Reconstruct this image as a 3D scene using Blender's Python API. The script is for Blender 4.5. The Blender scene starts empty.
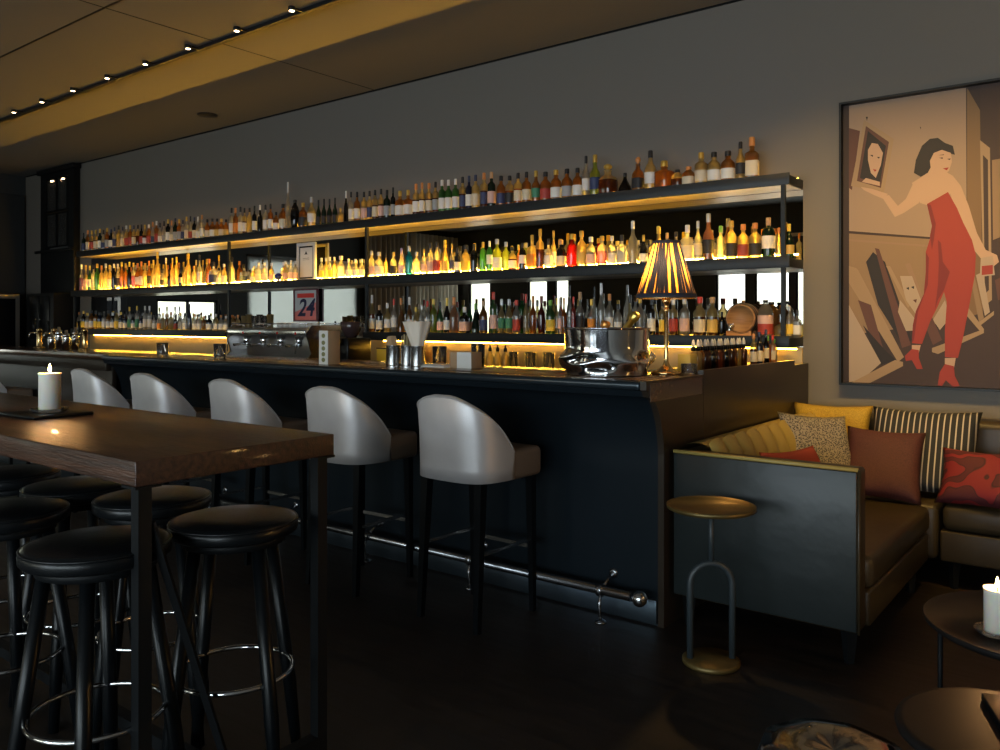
import bpy, bmesh, math, random
from mathutils import Vector, Matrix
PI = math.pi
R = math.radians
random.seed(11)
SC = bpy.context.scene
COL = SC.collection

# ---------------------------------------------------------------- dimensions (metres)
CAM_H = 1.38
Z_CEIL = 3.60
Y_WALL = 5.47          # wall behind the bar
Y_SHELF = 5.194        # front edge of the shelves
X_END = -1.68          # right end of the bar
X_LEFT = -13.40
Y_OPP = -4.50
X_RIGHT = 3.2
Z_BAR = 1.12

# ---------------------------------------------------------------- mesh helper
class MB:
    def __init__(s):
        s.bm = bmesh.new()
    def _mi(s, faces, mi, smooth):
        for f in faces:
            f.material_index = mi
            f.smooth = smooth
    def box(s, x0, x1, y0, y1, z0, z1, mi=0, bev=0.0, seg=2, M=None):
        r = bmesh.ops.create_cube(s.bm, size=1.0)
        vs = r['verts']
        for v in vs:
            v.co = Vector(((x0+x1)/2+v.co.x*(x1-x0), (y0+y1)/2+v.co.y*(y1-y0), (z0+z1)/2+v.co.z*(z1-z0)))
        fs = list({f for v in vs for f in v.link_faces})
        if bev > 0:
            es = list({e for v in vs for e in v.link_edges})
            rr = bmesh.ops.bevel(s.bm, geom=es, offset=bev, segments=seg, affect='EDGES', profile=.5)
            fs = list(set(rr['faces']) | {f for f in fs if f.is_valid})
            allv = {v for f in fs for v in f.verts}
            fs = list({f for v in allv for f in v.link_faces})
            vs = list(allv)
        s._mi(fs, mi, bev > 0)
        if M is not None:
            bmesh.ops.transform(s.bm, matrix=M, verts=list({v for f in fs for v in f.verts}))
        return fs
    def lathe(s, prof, n=24, c=(0, 0, 0), mi=0, smooth=True, sq=0.0, mz=None, M=None, wob=None, cap=True):
        """prof: list of (r,z); mz: list of (z_above, material)"""
        rings = []
        for (r, z) in prof:
            ring = []
            for k in range(n):
                a = 2*PI*k/n
                ca, sa = math.cos(a), math.sin(a)
                f = 1.0
                if sq > 0:
                    p = 2+sq
                    f = 1/((abs(ca)**p+abs(sa)**p)**(1/p))
                rr = r*f
                if wob: rr += wob(a, z)
                ring.append(s.bm.verts.new((c[0]+rr*ca, c[1]+rr*sa, c[2]+z)))
            rings.append(ring)
        fs = []
        for i in range(len(rings)-1):
            m = mi
            if mz:
                zm = (prof[i][1]+prof[i+1][1])/2
                for (zt, mm) in mz:
                    if zm >= zt: m = mm
            for k in range(n):
                f = s.bm.faces.new((rings[i][k], rings[i][(k+1) % n], rings[i+1][(k+1) % n], rings[i+1][k]))
                f.material_index = m; f.smooth = smooth
                fs.append(f)
        if cap:
            for ring, rv, idx in ((rings[0], True, 0), (rings[-1], False, -1)):
                if prof[idx][0] > 1e-5:
                    f = s.bm.faces.new(list(reversed(ring)) if rv else ring)
                    f.material_index = fs[0 if rv else -1].material_index; f.smooth = False
                    fs.append(f)
        if M is not None:
            bmesh.ops.transform(s.bm, matrix=M, verts=list({v for f in fs for v in f.verts}))
        return fs
    def tube(s, pts, rad, n=10, mi=0, closed=False, smooth=True):
        pts = [Vector(p) for p in pts]
        N = len(pts)
        rads = rad if isinstance(rad, (list, tuple)) else [rad]*N
        rings = []
        prev = None
        for i, p in enumerate(pts):
            if closed:
                t = (pts[(i+1) % N]-pts[(i-1) % N])
            else:
                t = (pts[min(i+1, N-1)]-pts[max(i-1, 0)])
            t.normalize()
            if prev is None:
                up = Vector((0, 0, 1)) if abs(t.z) < .9 else Vector((1, 0, 0))
                a = t.cross(up).normalized()
            else:
                a = (prev-t*prev.dot(t))
                if a.length < 1e-6: a = t.orthogonal()
                a.normalize()
            prev = a
            b = t.cross(a)
            rings.append([s.bm.verts.new(p+(a*math.cos(2*PI*k/n)+b*math.sin(2*PI*k/n))*rads[i]) for k in range(n)])
        fs = []
        for i in range(N if closed else N-1):
            r0, r1 = rings[i], rings[(i+1) % N]
            for k in range(n):
                f = s.bm.faces.new((r0[k], r0[(k+1) % n], r1[(k+1) % n], r1[k]))
                f.material_index = mi; f.smooth = smooth; fs.append(f)
        if not closed:
            for rg, rv in ((rings[0], True), (rings[-1], False)):
                f = s.bm.faces.new(list(reversed(rg)) if rv else rg)
                f.material_index = mi; fs.append(f)
        return fs
    def sphere(s, c, r, mi=0, n=16, sc=(1, 1, 1)):
        res = bmesh.ops.create_uvsphere(s.bm, u_segments=n, v_segments=max(6, n//2), radius=r)
        for v in res['verts']:
            v.co = Vector((c[0]+v.co.x*sc[0], c[1]+v.co.y*sc[1], c[2]+v.co.z*sc[2]))
        s._mi({f for v in res['verts'] for f in v.link_faces}, mi, True)
    def prism(s, poly, axis, a0, a1, mi=0, smooth=False, caps=True):
        """poly: 2D list; axis 'x': (y,z); 'y': (x,z); 'z': (x,y) extruded from a0 to a1"""
        def P(p, a):
            return {'x': (a, p[0], p[1]), 'y': (p[0], a, p[1]), 'z': (p[0], p[1], a)}[axis]
        A = [s.bm.verts.new(P(p, a0)) for p in poly]
        B = [s.bm.verts.new(P(p, a1)) for p in poly]
        n = len(poly); fs = []
        for k in range(n):
            f = s.bm.faces.new((A[k], A[(k+1) % n], B[(k+1) % n], B[k])); f.smooth = smooth; fs.append(f)
        if caps:
            fs.append(s.bm.faces.new(list(reversed(A)))); fs.append(s.bm.faces.new(B))
        for f in fs: f.material_index = mi
        return fs
    def grid(s, fn, nu, nv, mi=0, smooth=True, wrap=False):
        V = [[s.bm.verts.new(fn(i/nu, j/nv)) for j in range(nv+1)] for i in range(nu+(0 if wrap else 1))]
        for i in range(nu):
            for j in range(nv):
                a = V[i]; b = V[(i+1) % len(V)] if wrap else V[i+1]
                f = s.bm.faces.new((a[j], b[j], b[j+1], a[j+1])); f.material_index = mi; f.smooth = smooth
    def quad(s, a, b, c_, d, mi=0):
        f = s.bm.faces.new([s.bm.verts.new(p) for p in (a, b, c_, d)]); f.material_index = mi
        return f
    def mesh(s, name, mats):
        bmesh.ops.recalc_face_normals(s.bm, faces=s.bm.faces)
        me = bpy.data.meshes.new(name)
        s.bm.to_mesh(me); s.bm.free()
        for m in (mats if isinstance(mats, (list, tuple)) else [mats]): me.materials.append(m)
        return me
    def build(s, name, mats, parent=None):
        o = bpy.data.objects.new(name, s.mesh(name, mats))
        COL.objects.link(o)
        if parent is not None: o.parent = parent
        return o

def tag(o, label=None, cat=None, group=None, kind=None):
    if label: o['label'] = label
    if cat: o['category'] = cat
    if group: o['group'] = group
    if kind: o['kind'] = kind
    return o
def empty(name, loc=(0, 0, 0), rz=0.0):
    o = bpy.data.objects.new(name, None)
    o.empty_display_size = .05
    o.location = loc; o.rotation_euler = (0, 0, rz)
    COL.objects.link(o)
    return o
def struct(o):
    o['kind'] = 'structure'; return o
def copy_tree(root, loc=None, rz=None):
    c = root.copy(); COL.objects.link(c)
    for ch in list(root.children):
        d = ch.copy(); COL.objects.link(d); d.parent = c
        for g in list(ch.children):
            e = g.copy(); COL.objects.link(e); e.parent = d
    if loc is not None: c.location = loc
    if rz is not None: c.rotation_euler = (0, 0, rz)
    return c

# ---------------------------------------------------------------- materials
def mat(name, col, rough=.5, metal=0.0, spec=.5, coat=0.0, bump=None, noise=None, trans=0.0, sheen=0.0):
    m = bpy.data.materials.new(name); m.use_nodes = True
    nt = m.node_tree; N = nt.nodes; L = nt.links
    b = N['Principled BSDF']
    b.inputs['Base Color'].default_value = (*col, 1)
    b.inputs['Roughness'].default_value = rough
    b.inputs['Metallic'].default_value = metal
    b.inputs['Specular IOR Level'].default_value = spec
    b.inputs['Coat Weight'].default_value = coat
    b.inputs['Coat Roughness'].default_value = .12
    b.inputs['Sheen Weight'].default_value = sheen
    tc = N.new('ShaderNodeTexCoord')
    if noise:   # (scale, colour2, detail, (sx,sy,sz))
        sc, c2, det, st = noise
        mp = N.new('ShaderNodeMapping'); mp.inputs['Scale'].default_value = st
        tx = N.new('ShaderNodeTexNoise'); tx.inputs['Scale'].default_value = sc; tx.inputs['Detail'].default_value = det
        rp = N.new('ShaderNodeValToRGB')
        rp.color_ramp.elements[0].position = .35; rp.color_ramp.elements[1].position = .65
        rp.color_ramp.elements[0].color = (*col, 1); rp.color_ramp.elements[1].color = (*c2, 1)
        L.new(tc.outputs['Object'], mp.inputs[0]); L.new(mp.outputs[0], tx.inputs['Vector'])
        L.new(tx.outputs['Fac'], rp.inputs[0]); L.new(rp.outputs[0], b.inputs['Base Color'])
    if bump:    # (scale, strength, (sx,sy,sz))
        sc, stg, st = bump
        mp = N.new('ShaderNodeMapping'); mp.inputs['Scale'].default_value = st
        tx = N.new('ShaderNodeTexNoise'); tx.inputs['Scale'].default_value = sc; tx.inputs['Detail'].default_value = 4
        bp = N.new('ShaderNodeBump'); bp.inputs['Strength'].default_value = stg; bp.inputs['Distance'].default_value = .01
        L.new(tc.outputs['Object'], mp.inputs[0]); L.new(mp.outputs[0], tx.inputs['Vector'])
        L.new(tx.outputs['Fac'], bp.inputs['Height']); L.new(bp.outputs[0], b.inputs['Normal'])
    return m
def emit(name, col, s):
    m = bpy.data.materials.new(name); m.use_nodes = True
    nt = m.node_tree; nt.nodes.clear()
    e = nt.nodes.new('ShaderNodeEmission'); e.inputs[0].default_value = (*col, 1); e.inputs[1].default_value = s
    o = nt.nodes.new('ShaderNodeOutputMaterial'); nt.links.new(e.outputs[0], o.inputs[0])
    return m
def glass(name, col, clear=.35, diff=.5, rough=.06):
    """bottle glass with its contents: passes light diffusely (liquid, paper, glass thickness) and glints"""
    m = bpy.data.materials.new(name); m.use_nodes = True
    nt = m.node_tree; N = nt.nodes; L = nt.links; N.clear()
    tl = N.new('ShaderNodeBsdfTranslucent'); tl.inputs[0].default_value = (*col, 1)
    df = N.new('ShaderNodeBsdfDiffuse'); df.inputs[0].default_value = (*[c*.8 for c in col], 1)
    tr = N.new('ShaderNodeBsdfTransparent'); tr.inputs[0].default_value = (*[min(1, c**.6) for c in col], 1)
    gl = N.new('ShaderNodeBsdfGlossy'); gl.inputs['Roughness'].default_value = rough; gl.inputs[0].default_value = (1, 1, 1, 1)
    m1 = N.new('ShaderNodeMixShader'); m1.inputs[0].default_value = diff*.5
    m2 = N.new('ShaderNodeMixShader'); m2.inputs[0].default_value = clear
    m3 = N.new('ShaderNodeMixShader')
    fr = N.new('ShaderNodeFresnel'); fr.inputs[0].default_value = 1.5
    o = N.new('ShaderNodeOutputMaterial')
    L.new(tl.outputs[0], m1.inputs[1]); L.new(df.outputs[0], m1.inputs[2])
    L.new(m1.outputs[0], m2.inputs[1]); L.new(tr.outputs[0], m2.inputs[2])
    L.new(m2.outputs[0], m3.inputs[1]); L.new(gl.outputs[0], m3.inputs[2]); L.new(fr.outputs[0], m3.inputs[0])
    L.new(m3.outputs[0], o.inputs[0])
    return m

M_leather_warm = mat('warm_lit_taupe_leather', (.20, .145, .105), .36, metal=.2, bump=(120, .05, (1, 1, 1)))  # taupe stool leather with warm reflected light put into its brown
M_wall = mat('plaster_wall', (.180, .165, .145), .85, bump=(60, .05, (1, 1, 1)))
M_ceil = mat('painted_ceiling', (.16, .155, .15), .8)
M_leftwall = mat('dark_plaster', (.03, .034, .036), .7)
M_black = mat('black_lacquer', (.003, .004, .005), .3, spec=.22)
M_blackmatte = mat('black_matte', (.005, .006, .007), .55, spec=.2)
M_shelf = mat('dark_steel', (.009, .012, .015), .42, metal=.1, spec=.35)
M_under = mat('satin_steel', (.46, .42, .36), .30, metal=.75)
M_mirror = mat('mirror_glass', (.62, .63, .62), .0, metal=1.0)
M_splash = mat('backsplash_panel', (.62, .45, .20), .45, metal=.2)
M_counter = mat('counter_steel', (.42, .40, .37), .22, metal=1.0)
M_navy = mat('navy_metal_sheet', (.012, .019, .026), .34, metal=.35, spec=.3, bump=(3, .06, (1, 1, 1)))
M_nose = mat('dark_nosing', (.030, .042, .052), .22, metal=.5)
M_bartop = mat('bar_wood', (.115, .055, .028), .22, coat=.5, noise=(5, (.06, .028, .014), 5, (.6, 8, 8)))
M_barend = mat('bar_end_lacquer', (.028, .020, .014), .30, spec=.4)
M_kick = mat('kick_plate', (.10, .13, .16), .3, metal=.9)
M_chrome = mat('chrome', (.75, .76, .78), .12, metal=1.0)
M_rail = mat('worn_chrome', (.33, .34, .36), .24, metal=1.0)
M_steel = mat('brushed_steel', (.62, .62, .62), .22, metal=1.0)
M_silver = mat('polished_silver', (.72, .72, .73), .07, metal=1.0)
M_brass = mat('brass', (.78, .56, .26), .18, metal=1.0)
M_table = mat('dark_oiled_wood', (.085, .036, .020), .33, coat=.2, noise=(5, (.030, .015, .010), 8, (.8, 12, 12)), bump=(20, .35, (1, 12, 12)))
M_leather_blk = mat('black_leather', (.006, .007, .008), .30, spec=.28, bump=(90, .08, (1, 1, 1)))
M_leather_slv = mat('silver_grey_leather', (.66, .64, .645), .42, metal=.35, noise=(6, (.60, .58, .585), 3, (1, 1, 1)), bump=(120, .05, (1, 1, 1)))
M_leather_olv = mat('olive_leather', (.046, .034, .018), .38, spec=.32, noise=(4, (.034, .025, .014), 4, (1, 1, 1)), bump=(8, .12, (1, 1, 1)))
M_leather_daylit = mat('daylight_tinted_leather', (.018, .024, .025), .36, spec=.35, noise=(4, (.015, .020, .021), 4, (1, 1, 1)), bump=(4, .7, (1, 1, 1)))  # arm leather with the cool daylight on its outer face put into the colour
M_velvet_yel = mat('mustard_leather', (.40, .30, .085), .45, bump=(60, .05, (1, 1, 1)))
M_wax = mat('candle_wax', (.85, .80, .72), .5)
M_wax.node_tree.nodes['Principled BSDF'].inputs['Subsurface Weight'].default_value = .6
M_wax.node_tree.nodes['Principled BSDF'].inputs['Subsurface Radius'].default_value = (.05, .025, .012)
M_paper = mat('white_card', (.72, .70, .66), .8)
M_kraft = mat('kraft_paper', (.42, .27, .15), .8)
M_straw = mat('straw_bundle', (.55, .44, .24), .7, noise=(40, (.22, .16, .08), 2, (3, 3, .2)))
M_cream = mat('cream_paper', (.80, .70, .58), .7)
M_barrel = mat('oak_wood', (.36, .19, .075), .5, noise=(6, (.25, .12, .045), 4, (1, 1, 9)))
M_hoop = mat('hoop_metal', (.05, .048, .045), .4, metal=.8)
M_tglass = mat('table_glass', (.8, .8, .8), .03)
M_copper = mat('copper_foil', (.85, .38, .10), .35, metal=.9)
M_goldfoil = mat('gold_foil', (.80, .58, .14), .3, metal=1.0, bump=(40, .5, (1, 1, 1)))
M_dkbrown = mat('dark_brown_top', (.010, .009, .009), .50, spec=.12, noise=(7, (.014, .012, .011), 4, (1, 1, 1)))
M_bronze = mat('aged_brass_top', (.20, .14, .045), .40, metal=.6, noise=(9, (.13, .09, .03), 4, (1, 1, 1)))
M_patent = mat('patent_black', (.010, .010, .010), .06, coat=1.0, bump=(5, .5, (1, 1, 1)))
M_steel_dark = mat('dull_steel', (.34, .33, .32), .3, metal=.9)
M_red_glow = mat('red_button', (.7, .03, .02), .4)

# planked dark floor
M_floor = bpy.data.materials.new('dark_plank_floor'); M_floor.use_nodes = True
def _floor():
    nt = M_floor.node_tree; N = nt.nodes; L = nt.links; b = N['Principled BSDF']
    tc = N.new('ShaderNodeTexCoord'); mp = N.new('ShaderNodeMapping'); mp.inputs['Rotation'].default_value = (0, 0, R(0))
    br = N.new('ShaderNodeTexBrick'); br.inputs['Scale'].default_value = 1.0
    br.inputs['Brick Width'].default_value = 1.3; br.inputs['Row Height'].default_value = .14
    br.inputs['Mortar Size'].default_value = .0025; br.inputs['Bias'].default_value = 0
    br.inputs['Color1'].default_value = (.018, .012, .009, 1); br.inputs['Color2'].default_value = (.010, .007, .0055, 1)
    br.inputs['Mortar'].default_value = (.006, .004, .003, 1)
    ns = N.new('ShaderNodeTexNoise'); ns.inputs['Scale'].default_value = 3; ns.inputs['Detail'].default_value = 8
    mp2 = N.new('ShaderNodeMapping'); mp2.inputs['Scale'].default_value = (1.2, 9, 1)
    mx = N.new('ShaderNodeMixRGB'); mx.blend_type = 'MULTIPLY'; mx.inputs[0].default_value = .75
    rp = N.new('ShaderNodeValToRGB'); rp.color_ramp.elements[0].color = (.35, .35, .35, 1); rp.color_ramp.elements[1].color = (1.5, 1.4, 1.3, 1)
    rp.color_ramp.elements[0].position = .3; rp.color_ramp.elements[1].position = .75
    L.new(tc.outputs['Object'], mp.inputs[0]); L.new(mp.outputs[0], br.inputs['Vector'])
    L.new(tc.outputs['Object'], mp2.inputs[0]); L.new(mp2.outputs[0], ns.inputs['Vector']); L.new(ns.outputs['Fac'], rp.inputs[0])
    L.new(br.outputs['Color'], mx.inputs[1]); L.new(rp.outputs[0], mx.inputs[2]); L.new(mx.outputs[0], b.inputs['Base Color'])
    rr = N.new('ShaderNodeMapRange'); rr.inputs['To Min'].default_value = .35; rr.inputs['To Max'].default_value = .6
    L.new(ns.outputs['Fac'], rr.inputs['Value']); L.new(rr.outputs[0], b.inputs['Roughness'])
    bp = N.new('ShaderNodeBump'); bp.inputs['Strength'].default_value = .25; bp.inputs['Distance'].default_value = .004
    L.new(ns.outputs['Fac'], bp.inputs['Height']); L.new(bp.outputs[0], b.inputs['Normal'])
_floor()

def pattern(name, kind, c1, c2, c3=None):
    m = bpy.data.materials.new(name); m.use_nodes = True
    nt = m.node_tree; N = nt.nodes; L = nt.links; b = N['Principled BSDF']; b.inputs['Roughness'].default_value = .75
    tc = N.new('ShaderNodeTexCoord'); rp = N.new('ShaderNodeValToRGB'); rp.color_ramp.interpolation = 'LINEAR'
    e = rp.color_ramp.elements
    if kind == 'stripe':
        w = N.new('ShaderNodeTexWave'); w.bands_direction = 'X'; w.inputs['Scale'].default_value = 10.5; w.inputs['Distortion'].default_value = 0
        L.new(tc.outputs['Object'], w.inputs['Vector']); L.new(w.outputs['Fac'], rp.inputs[0])
        e[0].position = .84; e[0].color = (*c1, 1); e[1].position = .92; e[1].color = (*c2, 1)
    elif kind == 'speck':
        w = N.new('ShaderNodeTexVoronoi'); w.inputs['Scale'].default_value = 120
        L.new(tc.outputs['Object'], w.inputs['Vector']); L.new(w.outputs['Distance'], rp.inputs[0])
        e[0].position = .3; e[0].color = (*c1, 1); e[1].position = .6; e[1].color = (*c2, 1)
    elif kind == 'paisley':
        n = N.new('ShaderNodeTexNoise'); n.inputs['Scale'].default_value = 6; n.inputs['Detail'].default_value = 1; n.inputs['Distortion'].default_value = 2.2
        w = N.new('ShaderNodeTexWave'); w.wave_type = 'RINGS'; w.inputs['Scale'].default_value = 5; w.inputs['Distortion'].default_value = 11; w.inputs['Detail'].default_value = 1; w.inputs['Detail Scale'].default_value = 1.4
        L.new(tc.outputs['Object'], w.inputs['Vector']); L.new(w.outputs['Fac'], rp.inputs[0])
        e[0].position = .35; e[0].color = (*c1, 1); e[1].position = .75; e[1].color = (*c2, 1)
        k = e.new(.55); k.color = (*c3, 1)
    elif kind == 'weave':
        w = N.new('ShaderNodeTexNoise'); w.inputs['Scale'].default_value = 160; w.inputs['Detail'].default_value = 3
        L.new(tc.outputs['Object'], w.inputs['Vector']); L.new(w.outputs['Fac'], rp.inputs[0])
        e[0].position = .35; e[0].color = (*c1, 1); e[1].position = .65; e[1].color = (*c2, 1)
    L.new(rp.outputs[0], b.inputs['Base Color'])
    return m
LED_MID, LED_FRONT, LED_TOP, LED_LOW = 230.0, 26.0, 32.0, 45.0
CANDLE1, CANDLE2, LAMP, TRACK, FILL_DOWN, WORLD, EXPO = 1.2, 1.8, 7.0, 8.0, 150.0, 5.8, 1.03
FILL_FLAMP = 35.0
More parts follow.
